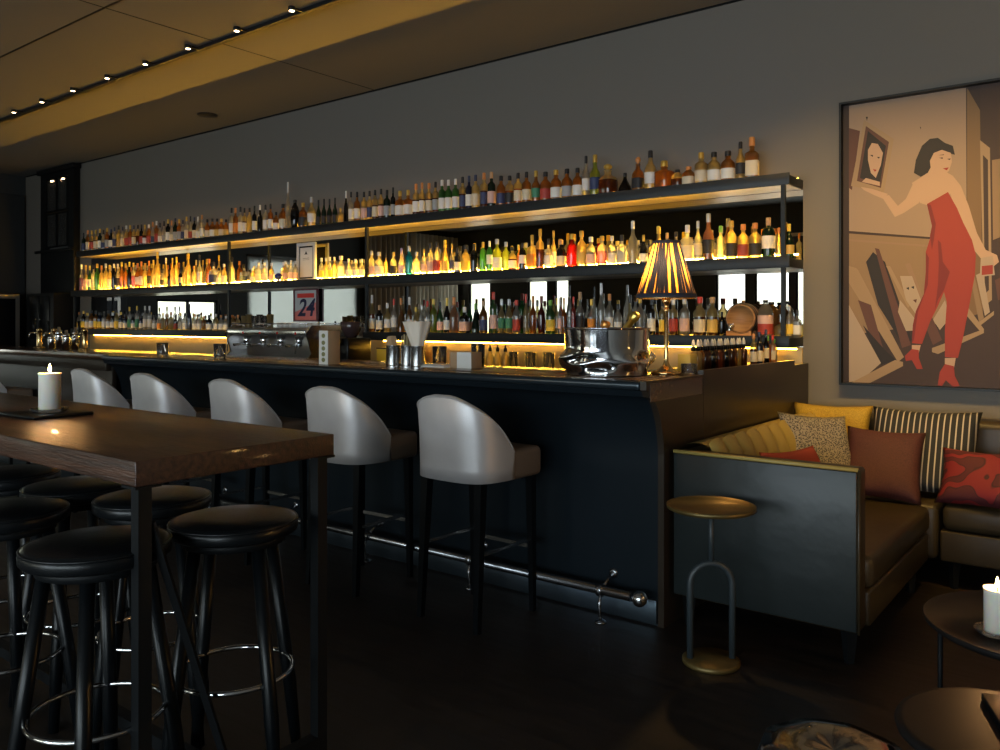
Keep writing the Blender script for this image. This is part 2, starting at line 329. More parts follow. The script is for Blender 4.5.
# shelf, place, x, y, radius, height, style, glass, label, cap
BOTTLES = [
0, 83, -11.134, 5.270, 0.0268, 0.265, 0, 4, 3, 0,
0, 87, -11.020, 5.270, 0.0266, 0.293, 0, 0, 1, 3,
0, 91, -10.911, 5.270, 0.0298, 0.280, 0, 3, 5, 2,
0, 95, -10.802, 5.270, 0.0296, 0.282, 0, 3, 1, 2,
0, 99, -10.693, 5.270, 0.0268, 0.286, 0, 4, 0, 2,
0, 103, -10.598, 5.270, 0.0312, 0.268, 2, 2, 3, 0,
0, 107, -10.503, 5.270, 0.0278, 0.288, 0, 0, 9, 2,
0, 111, -10.400, 5.270, 0.0308, 0.263, 0, 6, 0, 9,
0, 114, -10.311, 5.270, 0.0262, 0.281, 0, 12, 3, 9,
0, 118, -10.207, 5.270, 0.0280, 0.294, 0, 1, 13, 0,
0, 122, -10.112, 5.270, 0.0259, 0.274, 0, 2, 1, 9,
0, 126, -10.016, 5.270, 0.0251, 0.282, 1, 1, 5, 1,
0, 130, -9.923, 5.270, 0.0262, 0.280, 0, 0, 5, 2,
0, 133, -9.836, 5.270, 0.0249, 0.271, 0, 3, 1, 9,
0, 137, -9.738, 5.270, 0.0247, 0.270, 0, 3, 13, 0,
0, 141, -9.656, 5.270, 0.0240, 0.269, 0, 6, 5, 0,
0, 144, -9.574, 5.270, 0.0281, 0.260, 2, 3, 0, 2,
0, 148, -9.483, 5.270, 0.0274, 0.257, 0, 0, 5, 1,
0, 152, -9.394, 5.270, 0.0236, 0.282, 2, 12, 3, 3,
0, 156, -9.308, 5.270, 0.0247, 0.285, 0, 0, 5, 1,
0, 160, -9.230, 5.270, 0.0246, 0.259, 2, 2, 0, 0,
0, 164, -9.141, 5.270, 0.0238, 0.272, 2, 12, 9, 0,
0, 168, -9.051, 5.270, 0.0272, 0.288, 0, 6, 0, 2,
0, 171, -8.975, 5.270, 0.0230, 0.266, 2, 2, 1, 3,
0, 175, -8.895, 5.270, 0.0270, 0.287, 1, 4, 9, 9,
0, 179, -8.812, 5.270, 0.0268, 0.271, 0, 0, 9, 2,
0, 182, -8.735, 5.270, 0.0232, 0.254, 0, 2, 3, 9,
0, 186, -8.657, 5.270, 0.0254, 0.286, 0, 2, 1, 2,
0, 190, -8.577, 5.270, 0.0241, 0.286, 2, 2, 5, 0,
0, 194, -8.497, 5.270, 0.0246, 0.268, 1, 6, 1, 9,
0, 198, -8.423, 5.270, 0.0256, 0.268, 2, 12, 0, 1,
0, 202, -8.344, 5.270, 0.0249, 0.282, 0, 2, 0, 3,
0, 207, -8.240, 5.270, 0.0281, 0.224, 1, 0, 1, 0,
0, 212, -8.140, 5.270, 0.0307, 0.224, 1, 0, 0, 0,
0, 217, -8.050, 5.270, 0.0294, 0.217, 1, 0, 8, 0,
0, 221, -7.968, 5.270, 0.0298, 0.210, 1, 0, 1, 2,
0, 226, -7.881, 5.270, 0.0274, 0.195, 1, 0, 8, 0,
0, 231, -7.779, 5.270, 0.0272, 0.313, 0, 2, 0, 0,
0, 235, -7.706, 5.270, 0.0271, 0.306, 0, 0, 10, 3,
0, 240, -7.615, 5.270, 0.0269, 0.310, 0, 2, 0, 0,
0, 244, -7.543, 5.270, 0.0214, 0.292, 0, 3, 0, 0,
0, 249, -7.454, 5.270, 0.0266, 0.285, 1, 1, 13, 0,
0, 254, -7.367, 5.270, 0.0238, 0.299, 0, 6, 0, 0,
0, 260, -7.271, 5.270, 0.0263, 0.301, 8, 6, 13, 1,
0, 265, -7.177, 5.270, 0.0261, 0.293, 0, 2, 0, 0,
0, 270, -7.093, 5.270, 0.0259, 0.296, 0, 0, 0, 0,
0, 276, -7.002, 5.270, 0.0309, 0.205, 1, 0, 0, 0,
0, 283, -6.887, 5.270, 0.0409, 0.277, 1, 0, 1, 0,
0, 288, -6.806, 5.270, 0.0254, 0.493, 2, 12, 13, 1,
0, 295, -6.694, 5.270, 0.0454, 0.302, 7, 6, 13, 0,
0, 303, -6.569, 5.270, 0.0400, 0.260, 1, 0, 2, 2,
0, 311, -6.438, 5.270, 0.0396, 0.307, 8, 1, 0, 8,
0, 318, -6.333, 5.270, 0.0245, 0.267, 2, 4, 2, 0,
0, 324, -6.251, 5.270, 0.0244, 0.270, 2, 4, 2, 0,
0, 329, -6.170, 5.270, 0.0242, 0.262, 2, 4, 2, 0,
0, 335, -6.090, 5.270, 0.0241, 0.266, 2, 4, 2, 0,
0, 340, -6.011, 5.270, 0.0239, 0.162, 1, 1, 13, 2,
0, 346, -5.933, 5.270, 0.0214, 0.317, 2, 6, 13, 1,
0, 351, -5.863, 5.270, 0.0237, 0.301, 0, 2, 0, 0,
0, 357, -5.780, 5.270, 0.0282, 0.293, 0, 0, 0, 0,
0, 364, -5.685, 5.270, 0.0280, 0.284, 0, 1, 6, 0,
0, 369, -5.611, 5.270, 0.0255, 0.285, 0, 1, 3, 0,
0, 375, -5.538, 5.270, 0.0277, 0.288, 0, 3, 1, 0,
0, 381, -5.459, 5.270, 0.0275, 0.289, 0, 3, 6, 0,
0, 387, -5.381, 5.270, 0.0318, 0.272, 0, 4, 9, 0,
0, 393, -5.304, 5.270, 0.0226, 0.287, 0, 6, 9, 0,
0, 400, -5.216, 5.270, 0.0359, 0.247, 3, 0, 0, 2,
0, 408, -5.116, 5.270, 0.0334, 0.246, 3, 0, 0, 2,
0, 416, -5.019, 5.270, 0.0309, 0.290, 0, 3, 0, 3,
0, 422, -4.946, 5.270, 0.0263, 0.292, 0, 3, 0, 3,
0, 429, -4.863, 5.270, 0.0305, 0.281, 0, 3, 1, 3,
0, 435, -4.787, 5.270, 0.0281, 0.283, 0, 3, 9, 0,
0, 442, -4.711, 5.270, 0.0301, 0.292, 0, 5, 0, 1,
0, 448, -4.637, 5.270, 0.0299, 0.285, 0, 5, 0, 1,
0, 455, -4.558, 5.270, 0.0297, 0.285, 0, 5, 0, 1,
0, 462, -4.480, 5.270, 0.0295, 0.293, 0, 3, 3, 0,
0, 469, -4.409, 5.270, 0.0293, 0.294, 0, 11, 0, 9,
0, 475, -4.338, 5.270, 0.0333, 0.294, 0, 1, 1, 9,
0, 484, -4.248, 5.270, 0.0310, 0.301, 0, 3, 3, 3,
0, 491, -4.169, 5.270, 0.0328, 0.300, 0, 4, 6, 6,
0, 501, -4.070, 5.270, 0.0366, 0.257, 1, 0, 3, 0,
0, 509, -3.984, 5.270, 0.0363, 0.248, 1, 16, 2, 0,
0, 518, -3.898, 5.270, 0.0340, 0.261, 0, 16, 1, 0,
0, 526, -3.815, 5.270, 0.0357, 0.260, 0, 0, 1, 0,
0, 536, -3.723, 5.270, 0.0354, 0.259, 8, 0, 4, 2,
0, 545, -3.632, 5.270, 0.0429, 0.240, 1, 0, 5, 0,
0, 556, -3.534, 5.270, 0.0425, 0.244, 1, 0, 0, 2,
0, 567, -3.433, 5.270, 0.0421, 0.241, 1, 0, 9, 0,
0, 577, -3.338, 5.270, 0.0379, 0.237, 1, 0, 0, 0,
0, 586, -3.263, 5.270, 0.0301, 0.318, 8, 2, 0, 0,
0, 595, -3.184, 5.270, 0.0411, 0.317, 8, 14, 3, 2,
0, 607, -3.077, 5.276, 0.0590, 0.237, 5, 3, 13, 2,
0, 625, -2.931, 5.270, 0.0509, 0.154, 6, 6, 13, 0,
0, 638, -2.825, 5.270, 0.0360, 0.258, 5, 0, 2, 3,
0, 650, -2.726, 5.270, 0.0427, 0.289, 8, 1, 0, 0,
0, 664, -2.620, 5.273, 0.0563, 0.204, 3, 0, 13, 2,
0, 677, -2.517, 5.270, 0.0383, 0.130, 9, 3, 13, 0,
0, 689, -2.433, 5.269, 0.0390, 0.141, 9, 0, 1, 3,
0, 701, -2.350, 5.287, 0.0434, 0.232, 0, 1, 1, 2,
0, 714, -2.250, 5.270, 0.0439, 0.219, 1, 1, 0, 0,
0, 728, -2.152, 5.270, 0.0468, 0.214, 1, 0, 0, 0,
0, 741, -2.064, 5.266, 0.0312, 0.263, 8, 1, 2, 0,
0, 751, -2.004, 5.314, 0.0433, 0.293, 3, 0, 1, 3,
1, 81, -11.198, 5.270, 0.0296, 0.371, 8, 13, 13, 1,
1, 85, -11.075, 5.270, 0.0294, 0.353, 8, 1, 6, 2,
1, 89, -10.968, 5.270, 0.0272, 0.343, 8, 5, 0, 7,
1, 93, -10.864, 5.270, 0.0304, 0.352, 0, 2, 13, 0,
1, 97, -10.765, 5.270, 0.0328, 0.359, 1, 5, 13, 2,
1, 101, -10.648, 5.270, 0.0274, 0.330, 0, 1, 13, 3,
1, 105, -10.537, 5.270, 0.0304, 0.351, 1, 1, 13, 1,
1, 109, -10.436, 5.270, 0.0277, 0.327, 1, 1, 0, 7,
1, 114, -10.326, 5.270, 0.0294, 0.338, 1, 6, 13, 1,
1, 117, -10.227, 5.270, 0.0293, 0.333, 8, 2, 2, 1,
1, 121, -10.130, 5.270, 0.0266, 0.353, 1, 0, 13, 7,
1, 125, -10.036, 5.270, 0.0289, 0.334, 8, 0, 13, 2,
1, 129, -9.943, 5.270, 0.0263, 0.346, 8, 6, 13, 7,
1, 133, -9.841, 5.270, 0.0255, 0.330, 1, 13, 13, 7,
1, 137, -9.745, 5.270, 0.0309, 0.320, 8, 0, 0, 3,
1, 141, -9.658, 5.270, 0.0289, 0.337, 0, 0, 0, 3,
1, 145, -9.569, 5.270, 0.0300, 0.312, 1, 1, 13, 2,
1, 149, -9.479, 5.270, 0.0249, 0.337, 8, 0, 2, 3,
1, 153, -9.376, 5.270, 0.0242, 0.344, 8, 1, 13, 7,
1, 157, -9.286, 5.270, 0.0360, 0.435, 8, 1, 13, 7,
1, 162, -9.185, 5.270, 0.0239, 0.215, 0, 2, 2, 0,
1, 166, -9.097, 5.270, 0.0238, 0.355, 8, 1, 13, 1,
1, 169, -9.021, 5.270, 0.0236, 0.197, 0, 6, 13, 0,
1, 172, -8.956, 5.270, 0.0235, 0.347, 8, 1, 13, 7,
1, 176, -8.870, 5.270, 0.0293, 0.355, 8, 1, 13, 7,
1, 180, -8.785, 5.270, 0.0233, 0.200, 4, 6, 9, 0,
1, 185, -8.691, 5.270, 0.0289, 0.231, 1, 1, 13, 2,
1, 188, -8.618, 5.270, 0.0288, 0.389, 8, 1, 13, 7,
1, 194, -8.505, 5.270, 0.0286, 0.234, 1, 1, 13, 3,
1, 199, -8.394, 5.270, 0.0284, 0.355, 8, 2, 0, 0,
1, 209, -8.206, 5.270, 0.0336, 0.300, 1, 0, 13, 3,
1, 213, -8.119, 5.270, 0.0390, 0.263, 3, 2, 3, 0,
1, 219, -8.013, 5.270, 0.0277, 0.192, 1, 2, 0, 0,
1, 224, -7.919, 5.270, 0.0275, 0.232, 1, 1, 0, 1,
1, 232, -7.770, 5.270, 0.0326, 0.301, 8, 2, 13, 0,
1, 252, -7.401, 5.270, 0.0265, 0.167, 1, 1, 0, 1,
1, 258, -7.306, 5.270, 0.0316, 0.226, 1, 2, 6, 1,
1, 264, -7.194, 5.270, 0.0261, 0.221, 1, 2, 6, 1,
1, 271, -7.076, 5.270, 0.0259, 0.206, 1, 1, 6, 1,
1, 278, -6.960, 5.335, 0.0308, 0.211, 1, 2, 6, 1,
1, 285, -6.846, 5.270, 0.0255, 0.216, 1, 1, 6, 1,
1, 291, -6.758, 5.270, 0.0253, 0.222, 1, 2, 6, 1,
1, 295, -6.686, 5.270, 0.0252, 0.209, 1, 2, 6, 1,
1, 321, -6.288, 5.270, 0.0245, 0.220, 1, 2, 7, 1,
1, 326, -6.221, 5.270, 0.0243, 0.217, 1, 1, 13, 1,
1, 330, -6.163, 5.270, 0.0242, 0.223, 1, 2, 7, 1,
1, 334, -6.097, 5.270, 0.0241, 0.220, 1, 1, 13, 1,
1, 341, -6.004, 5.270, 0.0430, 0.225, 1, 2, 13, 1,
1, 348, -5.898, 5.270, 0.0285, 0.192, 8, 2, 0, 1,
1, 355, -5.801, 5.270, 0.0282, 0.187, 8, 2, 0, 1,
1, 362, -5.712, 5.270, 0.0280, 0.183, 8, 2, 0, 1,
1, 371, -5.584, 5.270, 0.0370, 0.251, 1, 2, 6, 8,
1, 379, -5.485, 5.270, 0.0413, 0.236, 1, 2, 0, 8,
1, 386, -5.394, 5.270, 0.0182, 0.213, 1, 1, 13, 0,
1, 393, -5.298, 5.270, 0.0316, 0.227, 1, 2, 2, 2,
1, 401, -5.197, 5.270, 0.0269, 0.257, 2, 2, 12, 10,
1, 409, -5.104, 5.270, 0.0333, 0.270, 0, 10, 13, 8,
1, 416, -5.012, 5.270, 0.0353, 0.212, 1, 2, 13, 8,
1, 424, -4.922, 5.270, 0.0263, 0.233, 1, 2, 6, 2,
1, 430, -4.845, 5.270, 0.0348, 0.281, 1, 2, 6, 0,
1, 437, -4.769, 5.270, 0.0346, 0.286, 1, 2, 5, 0,
1, 445, -4.677, 5.270, 0.0343, 0.297, 2, 1, 8, 7,
1, 452, -4.597, 5.270, 0.0213, 0.258, 8, 2, 3, 2,
1, 457, -4.536, 5.270, 0.0254, 0.220, 0, 11, 0, 0,
1, 465, -4.447, 5.270, 0.0378, 0.241, 1, 1, 7, 0,
1, 474, -4.355, 5.270, 0.0292, 0.244, 4, 6, 13, 0,
1, 483, -4.258, 5.270, 0.0289, 0.254, 4, 5, 13, 2,
1, 489, -4.190, 5.270, 0.0246, 0.259, 4, 5, 0, 1,
1, 497, -4.111, 5.270, 0.0367, 0.270, 1, 14, 0, 8,
1, 506, -4.019, 5.270, 0.0323, 0.241, 1, 14, 13, 8,
1, 513, -3.950, 5.263, 0.0335, 0.196, 1, 3, 0, 0,
1, 518, -3.918, 5.307, 0.0185, 0.209, 1, 0, 13, 2,
1, 522, -3.854, 5.270, 0.0279, 0.223, 4, 6, 0, 0,
1, 532, -3.761, 5.270, 0.0316, 0.280, 3, 1, 10, 2,
1, 540, -3.684, 5.270, 0.0313, 0.322, 0, 3, 13, 2,
1, 549, -3.600, 5.265, 0.0260, 0.239, 3, 2, 0, 0,
1, 553, -3.586, 5.313, 0.0222, 0.306, 8, 1, 0, 2,
1, 561, -3.487, 5.270, 0.0384, 0.224, 1, 6, 1, 6,
1, 572, -3.387, 5.270, 0.0400, 0.264, 1, 7, 13, 2,
1, 581, -3.302, 5.270, 0.0378, 0.281, 1, 1, 8, 2,
1, 591, -3.219, 5.270, 0.0374, 0.230, 1, 2, 6, 1,
1, 602, -3.124, 5.270, 0.0371, 0.232, 1, 13, 13, 2,
1, 612, -3.039, 5.270, 0.0294, 0.226, 1, 2, 0, 8,
1, 622, -2.956, 5.270, 0.0328, 0.228, 3, 2, 9, 0,
1, 633, -2.866, 5.270, 0.0343, 0.323, 8, 12, 13, 1,
1, 643, -2.781, 5.270, 0.0286, 0.217, 2, 6, 0, 2,
1, 651, -2.722, 5.270, 0.0213, 0.177, 1, 3, 13, 2,
1, 659, -2.659, 5.270, 0.0318, 0.265, 8, 1, 7, 7,
1, 667, -2.597, 5.270, 0.0246, 0.219, 0, 2, 0, 6,
1, 676, -2.529, 5.270, 0.0279, 0.222, 1, 2, 9, 0,
1, 687, -2.443, 5.270, 0.0380, 0.263, 3, 2, 1, 1,
1, 698, -2.364, 5.267, 0.0286, 0.285, 8, 2, 1, 8,
1, 708, -2.302, 5.298, 0.0378, 0.334, 8, 15, 2, 8,
1, 720, -2.204, 5.270, 0.0269, 0.240, 0, 2, 13, 5,
1, 731, -2.128, 5.270, 0.0367, 0.268, 1, 1, 2, 2,
1, 743, -2.052, 5.283, 0.0379, 0.242, 1, 1, 11, 3,
1, 755, -1.966, 5.267, 0.0401, 0.242, 1, 1, 2, 3,
1, 768, -1.893, 5.310, 0.0428, 0.275, 4, 4, 0, 6,
1, 779, -1.810, 5.270, 0.0193, 0.199, 0, 1, 13, 3,
1, 789, -1.746, 5.270, 0.0320, 0.220, 2, 4, 8, 7,
2, 79, -11.260, 5.270, 0.0310, 0.238, 1, 2, 7, 3,
2, 83, -11.134, 5.270, 0.0308, 0.253, 1, 6, 7, 2,
2, 87, -11.028, 5.270, 0.0346, 0.227, 1, 2, 1, 2,
2, 91, -10.921, 5.270, 0.0324, 0.261, 1, 0, 0, 0,
2, 95, -10.802, 5.270, 0.0296, 0.252, 0, 0, 7, 0,
2, 99, -10.695, 5.270, 0.0327, 0.235, 0, 11, 7, 0,
2, 104, -10.582, 5.270, 0.0292, 0.240, 0, 2, 0, 0,
2, 108, -10.467, 5.270, 0.0329, 0.250, 1, 0, 0, 0,
2, 112, -10.357, 5.270, 0.0314, 0.225, 0, 6, 0, 8,
2, 116, -10.258, 5.270, 0.0319, 0.260, 1, 1, 7, 0,
2, 121, -10.150, 5.270, 0.0304, 0.229, 1, 11, 0, 2,
2, 125, -10.050, 5.270, 0.0252, 0.204, 0, 11, 0, 0,
2, 129, -9.940, 5.270, 0.0250, 0.291, 0, 2, 4, 7,
2, 133, -9.855, 5.270, 0.0249, 0.203, 0, 6, 0, 0,
2, 137, -9.760, 5.270, 0.0247, 0.301, 0, 2, 4, 7,
2, 141, -9.665, 5.270, 0.0246, 0.189, 0, 11, 0, 0,
2, 145, -9.571, 5.270, 0.0245, 0.299, 0, 2, 0, 1,
2, 149, -9.467, 5.270, 0.0243, 0.298, 0, 2, 0, 8,
2, 154, -9.365, 5.270, 0.0242, 0.188, 0, 2, 0, 0,
2, 159, -9.252, 5.270, 0.0240, 0.199, 1, 2, 10, 8,
2, 163, -9.163, 5.270, 0.0239, 0.211, 1, 1, 13, 2,
2, 167, -9.075, 5.270, 0.0237, 0.198, 1, 0, 13, 3,
2, 171, -8.988, 5.270, 0.0295, 0.221, 1, 1, 13, 3,
2, 175, -8.891, 5.270, 0.0234, 0.185, 0, 6, 11, 0,
2, 180, -8.785, 5.270, 0.0291, 0.208, 1, 2, 9, 2,
2, 185, -8.691, 5.270, 0.0289, 0.207, 1, 2, 0, 0,
2, 189, -8.598, 5.270, 0.0259, 0.310, 2, 11, 13, 0,
2, 195, -8.485, 5.270, 0.0285, 0.194, 1, 2, 0, 3,
2, 199, -8.404, 5.270, 0.0284, 0.194, 1, 2, 0, 0,
2, 204, -8.305, 5.270, 0.0282, 0.171, 1, 0, 13, 3,
2, 209, -8.206, 5.270, 0.0336, 0.182, 1, 6, 0, 0,
2, 216, -8.071, 5.270, 0.0278, 0.192, 1, 1, 0, 1,
2, 221, -7.975, 5.270, 0.0276, 0.180, 1, 2, 0, 3,
2, 226, -7.881, 5.270, 0.0274, 0.169, 1, 2, 0, 1,
2, 232, -7.761, 5.270, 0.0272, 0.179, 1, 1, 13, 3,
2, 238, -7.660, 5.270, 0.0270, 0.179, 1, 1, 13, 3,
2, 372, -5.577, 5.270, 0.0324, 0.353, 2, 16, 0, 1,
2, 379, -5.479, 5.270, 0.0321, 0.259, 0, 6, 0, 6,
2, 387, -5.375, 5.270, 0.0318, 0.276, 8, 1, 0, 1,
2, 394, -5.292, 5.270, 0.0271, 0.311, 8, 2, 0, 4,
2, 401, -5.203, 5.270, 0.0359, 0.318, 6, 0, 13, 3,
2, 409, -5.098, 5.270, 0.0267, 0.325, 2, 0, 0, 1,
2, 416, -5.019, 5.270, 0.0265, 0.235, 8, 1, 0, 7,
2, 421, -4.952, 5.270, 0.0220, 0.252, 1, 2, 0, 8,
2, 427, -4.881, 5.270, 0.0262, 0.286, 8, 2, 0, 4,
2, 433, -4.810, 5.270, 0.0304, 0.302, 1, 14, 13, 7,
2, 440, -4.734, 5.270, 0.0280, 0.275, 2, 5, 6, 0,
2, 447, -4.654, 5.270, 0.0300, 0.308, 2, 6, 0, 7,
2, 454, -4.575, 5.270, 0.0383, 0.315, 2, 15, 13, 3,
2, 464, -4.458, 5.270, 0.0358, 0.229, 3, 6, 6, 1,
2, 475, -4.338, 5.270, 0.0374, 0.257, 6, 4, 13, 5,
2, 483, -4.253, 5.270, 0.0330, 0.276, 1, 0, 3, 6,
2, 493, -4.148, 5.270, 0.0327, 0.348, 0, 5, 6, 4,
2, 501, -4.065, 5.270, 0.0284, 0.290, 8, 1, 4, 8,
2, 509, -3.989, 5.270, 0.0302, 0.288, 8, 1, 4, 8,
2, 516, -3.913, 5.270, 0.0320, 0.279, 1, 2, 5, 4,
2, 526, -3.820, 5.270, 0.0238, 0.325, 2, 1, 13, 4,
2, 533, -3.751, 5.270, 0.0276, 0.308, 8, 9, 13, 3,
2, 541, -3.670, 5.270, 0.0313, 0.306, 8, 8, 13, 11,
2, 551, -3.581, 5.263, 0.0347, 0.273, 1, 5, 7, 5,
2, 556, -3.556, 5.312, 0.0182, 0.288, 8, 1, 13, 2,
2, 560, -3.497, 5.270, 0.0192, 0.287, 8, 2, 6, 1,
2, 564, -3.457, 5.265, 0.0191, 0.287, 8, 9, 13, 3,
2, 569, -3.423, 5.291, 0.0229, 0.385, 2, 2, 13, 0,
2, 574, -3.371, 5.265, 0.0176, 0.293, 0, 7, 13, 4,
2, 579, -3.334, 5.300, 0.0316, 0.330, 8, 2, 2, 6,
2, 591, -3.215, 5.270, 0.0299, 0.275, 8, 2, 10, 2,
2, 601, -3.132, 5.270, 0.0278, 0.392, 2, 2, 13, 8,
2, 609, -3.060, 5.270, 0.0295, 0.309, 1, 2, 0, 3,
2, 618, -2.989, 5.270, 0.0293, 0.234, 1, 2, 0, 0,
2, 630, -2.890, 5.270, 0.0326, 0.298, 6, 3, 1, 0,
2, 640, -2.809, 5.270, 0.0287, 0.282, 1, 2, 13, 2,
2, 651, -2.718, 5.270, 0.0284, 0.273, 0, 6, 0, 0,
2, 662, -2.636, 5.270, 0.0212, 0.258, 0, 3, 7, 0,
2, 673, -2.548, 5.270, 0.0315, 0.270, 0, 3, 5, 1,
2, 684, -2.465, 5.270, 0.0346, 0.276, 0, 2, 6, 1,
2, 700, -2.351, 5.270, 0.0411, 0.274, 1, 3, 1, 4,
2, 712, -2.261, 5.270, 0.0372, 0.272, 1, 3, 8, 6,
2, 722, -2.194, 5.270, 0.0202, 0.170, 0, 6, 13, 0,
2, 789, -1.744, 5.268, 0.0240, 0.205, 1, 2, 7, 8,
2, 797, -1.703, 5.296, 0.0239, 0.179, 3, 2, 0, 0,
]
PRINT_COL = [(0.032, 0.016, 0.01), (0.302, 0.209, 0.144), (0.173, 0.101, 0.043), (0.238, 0.151, 0.079), (0.04, 0.02, 0.013), (0.259, 0.158, 0.094), (0.36, 0.274, 0.202), (0.014, 0.009, 0.007), (0.094, 0.036, 0.022), (0.446, 0.288, 0.194), (0.288, 0.029, 0.013), (0.173, 0.014, 0.008), (0.302, 0.202, 0.115)]
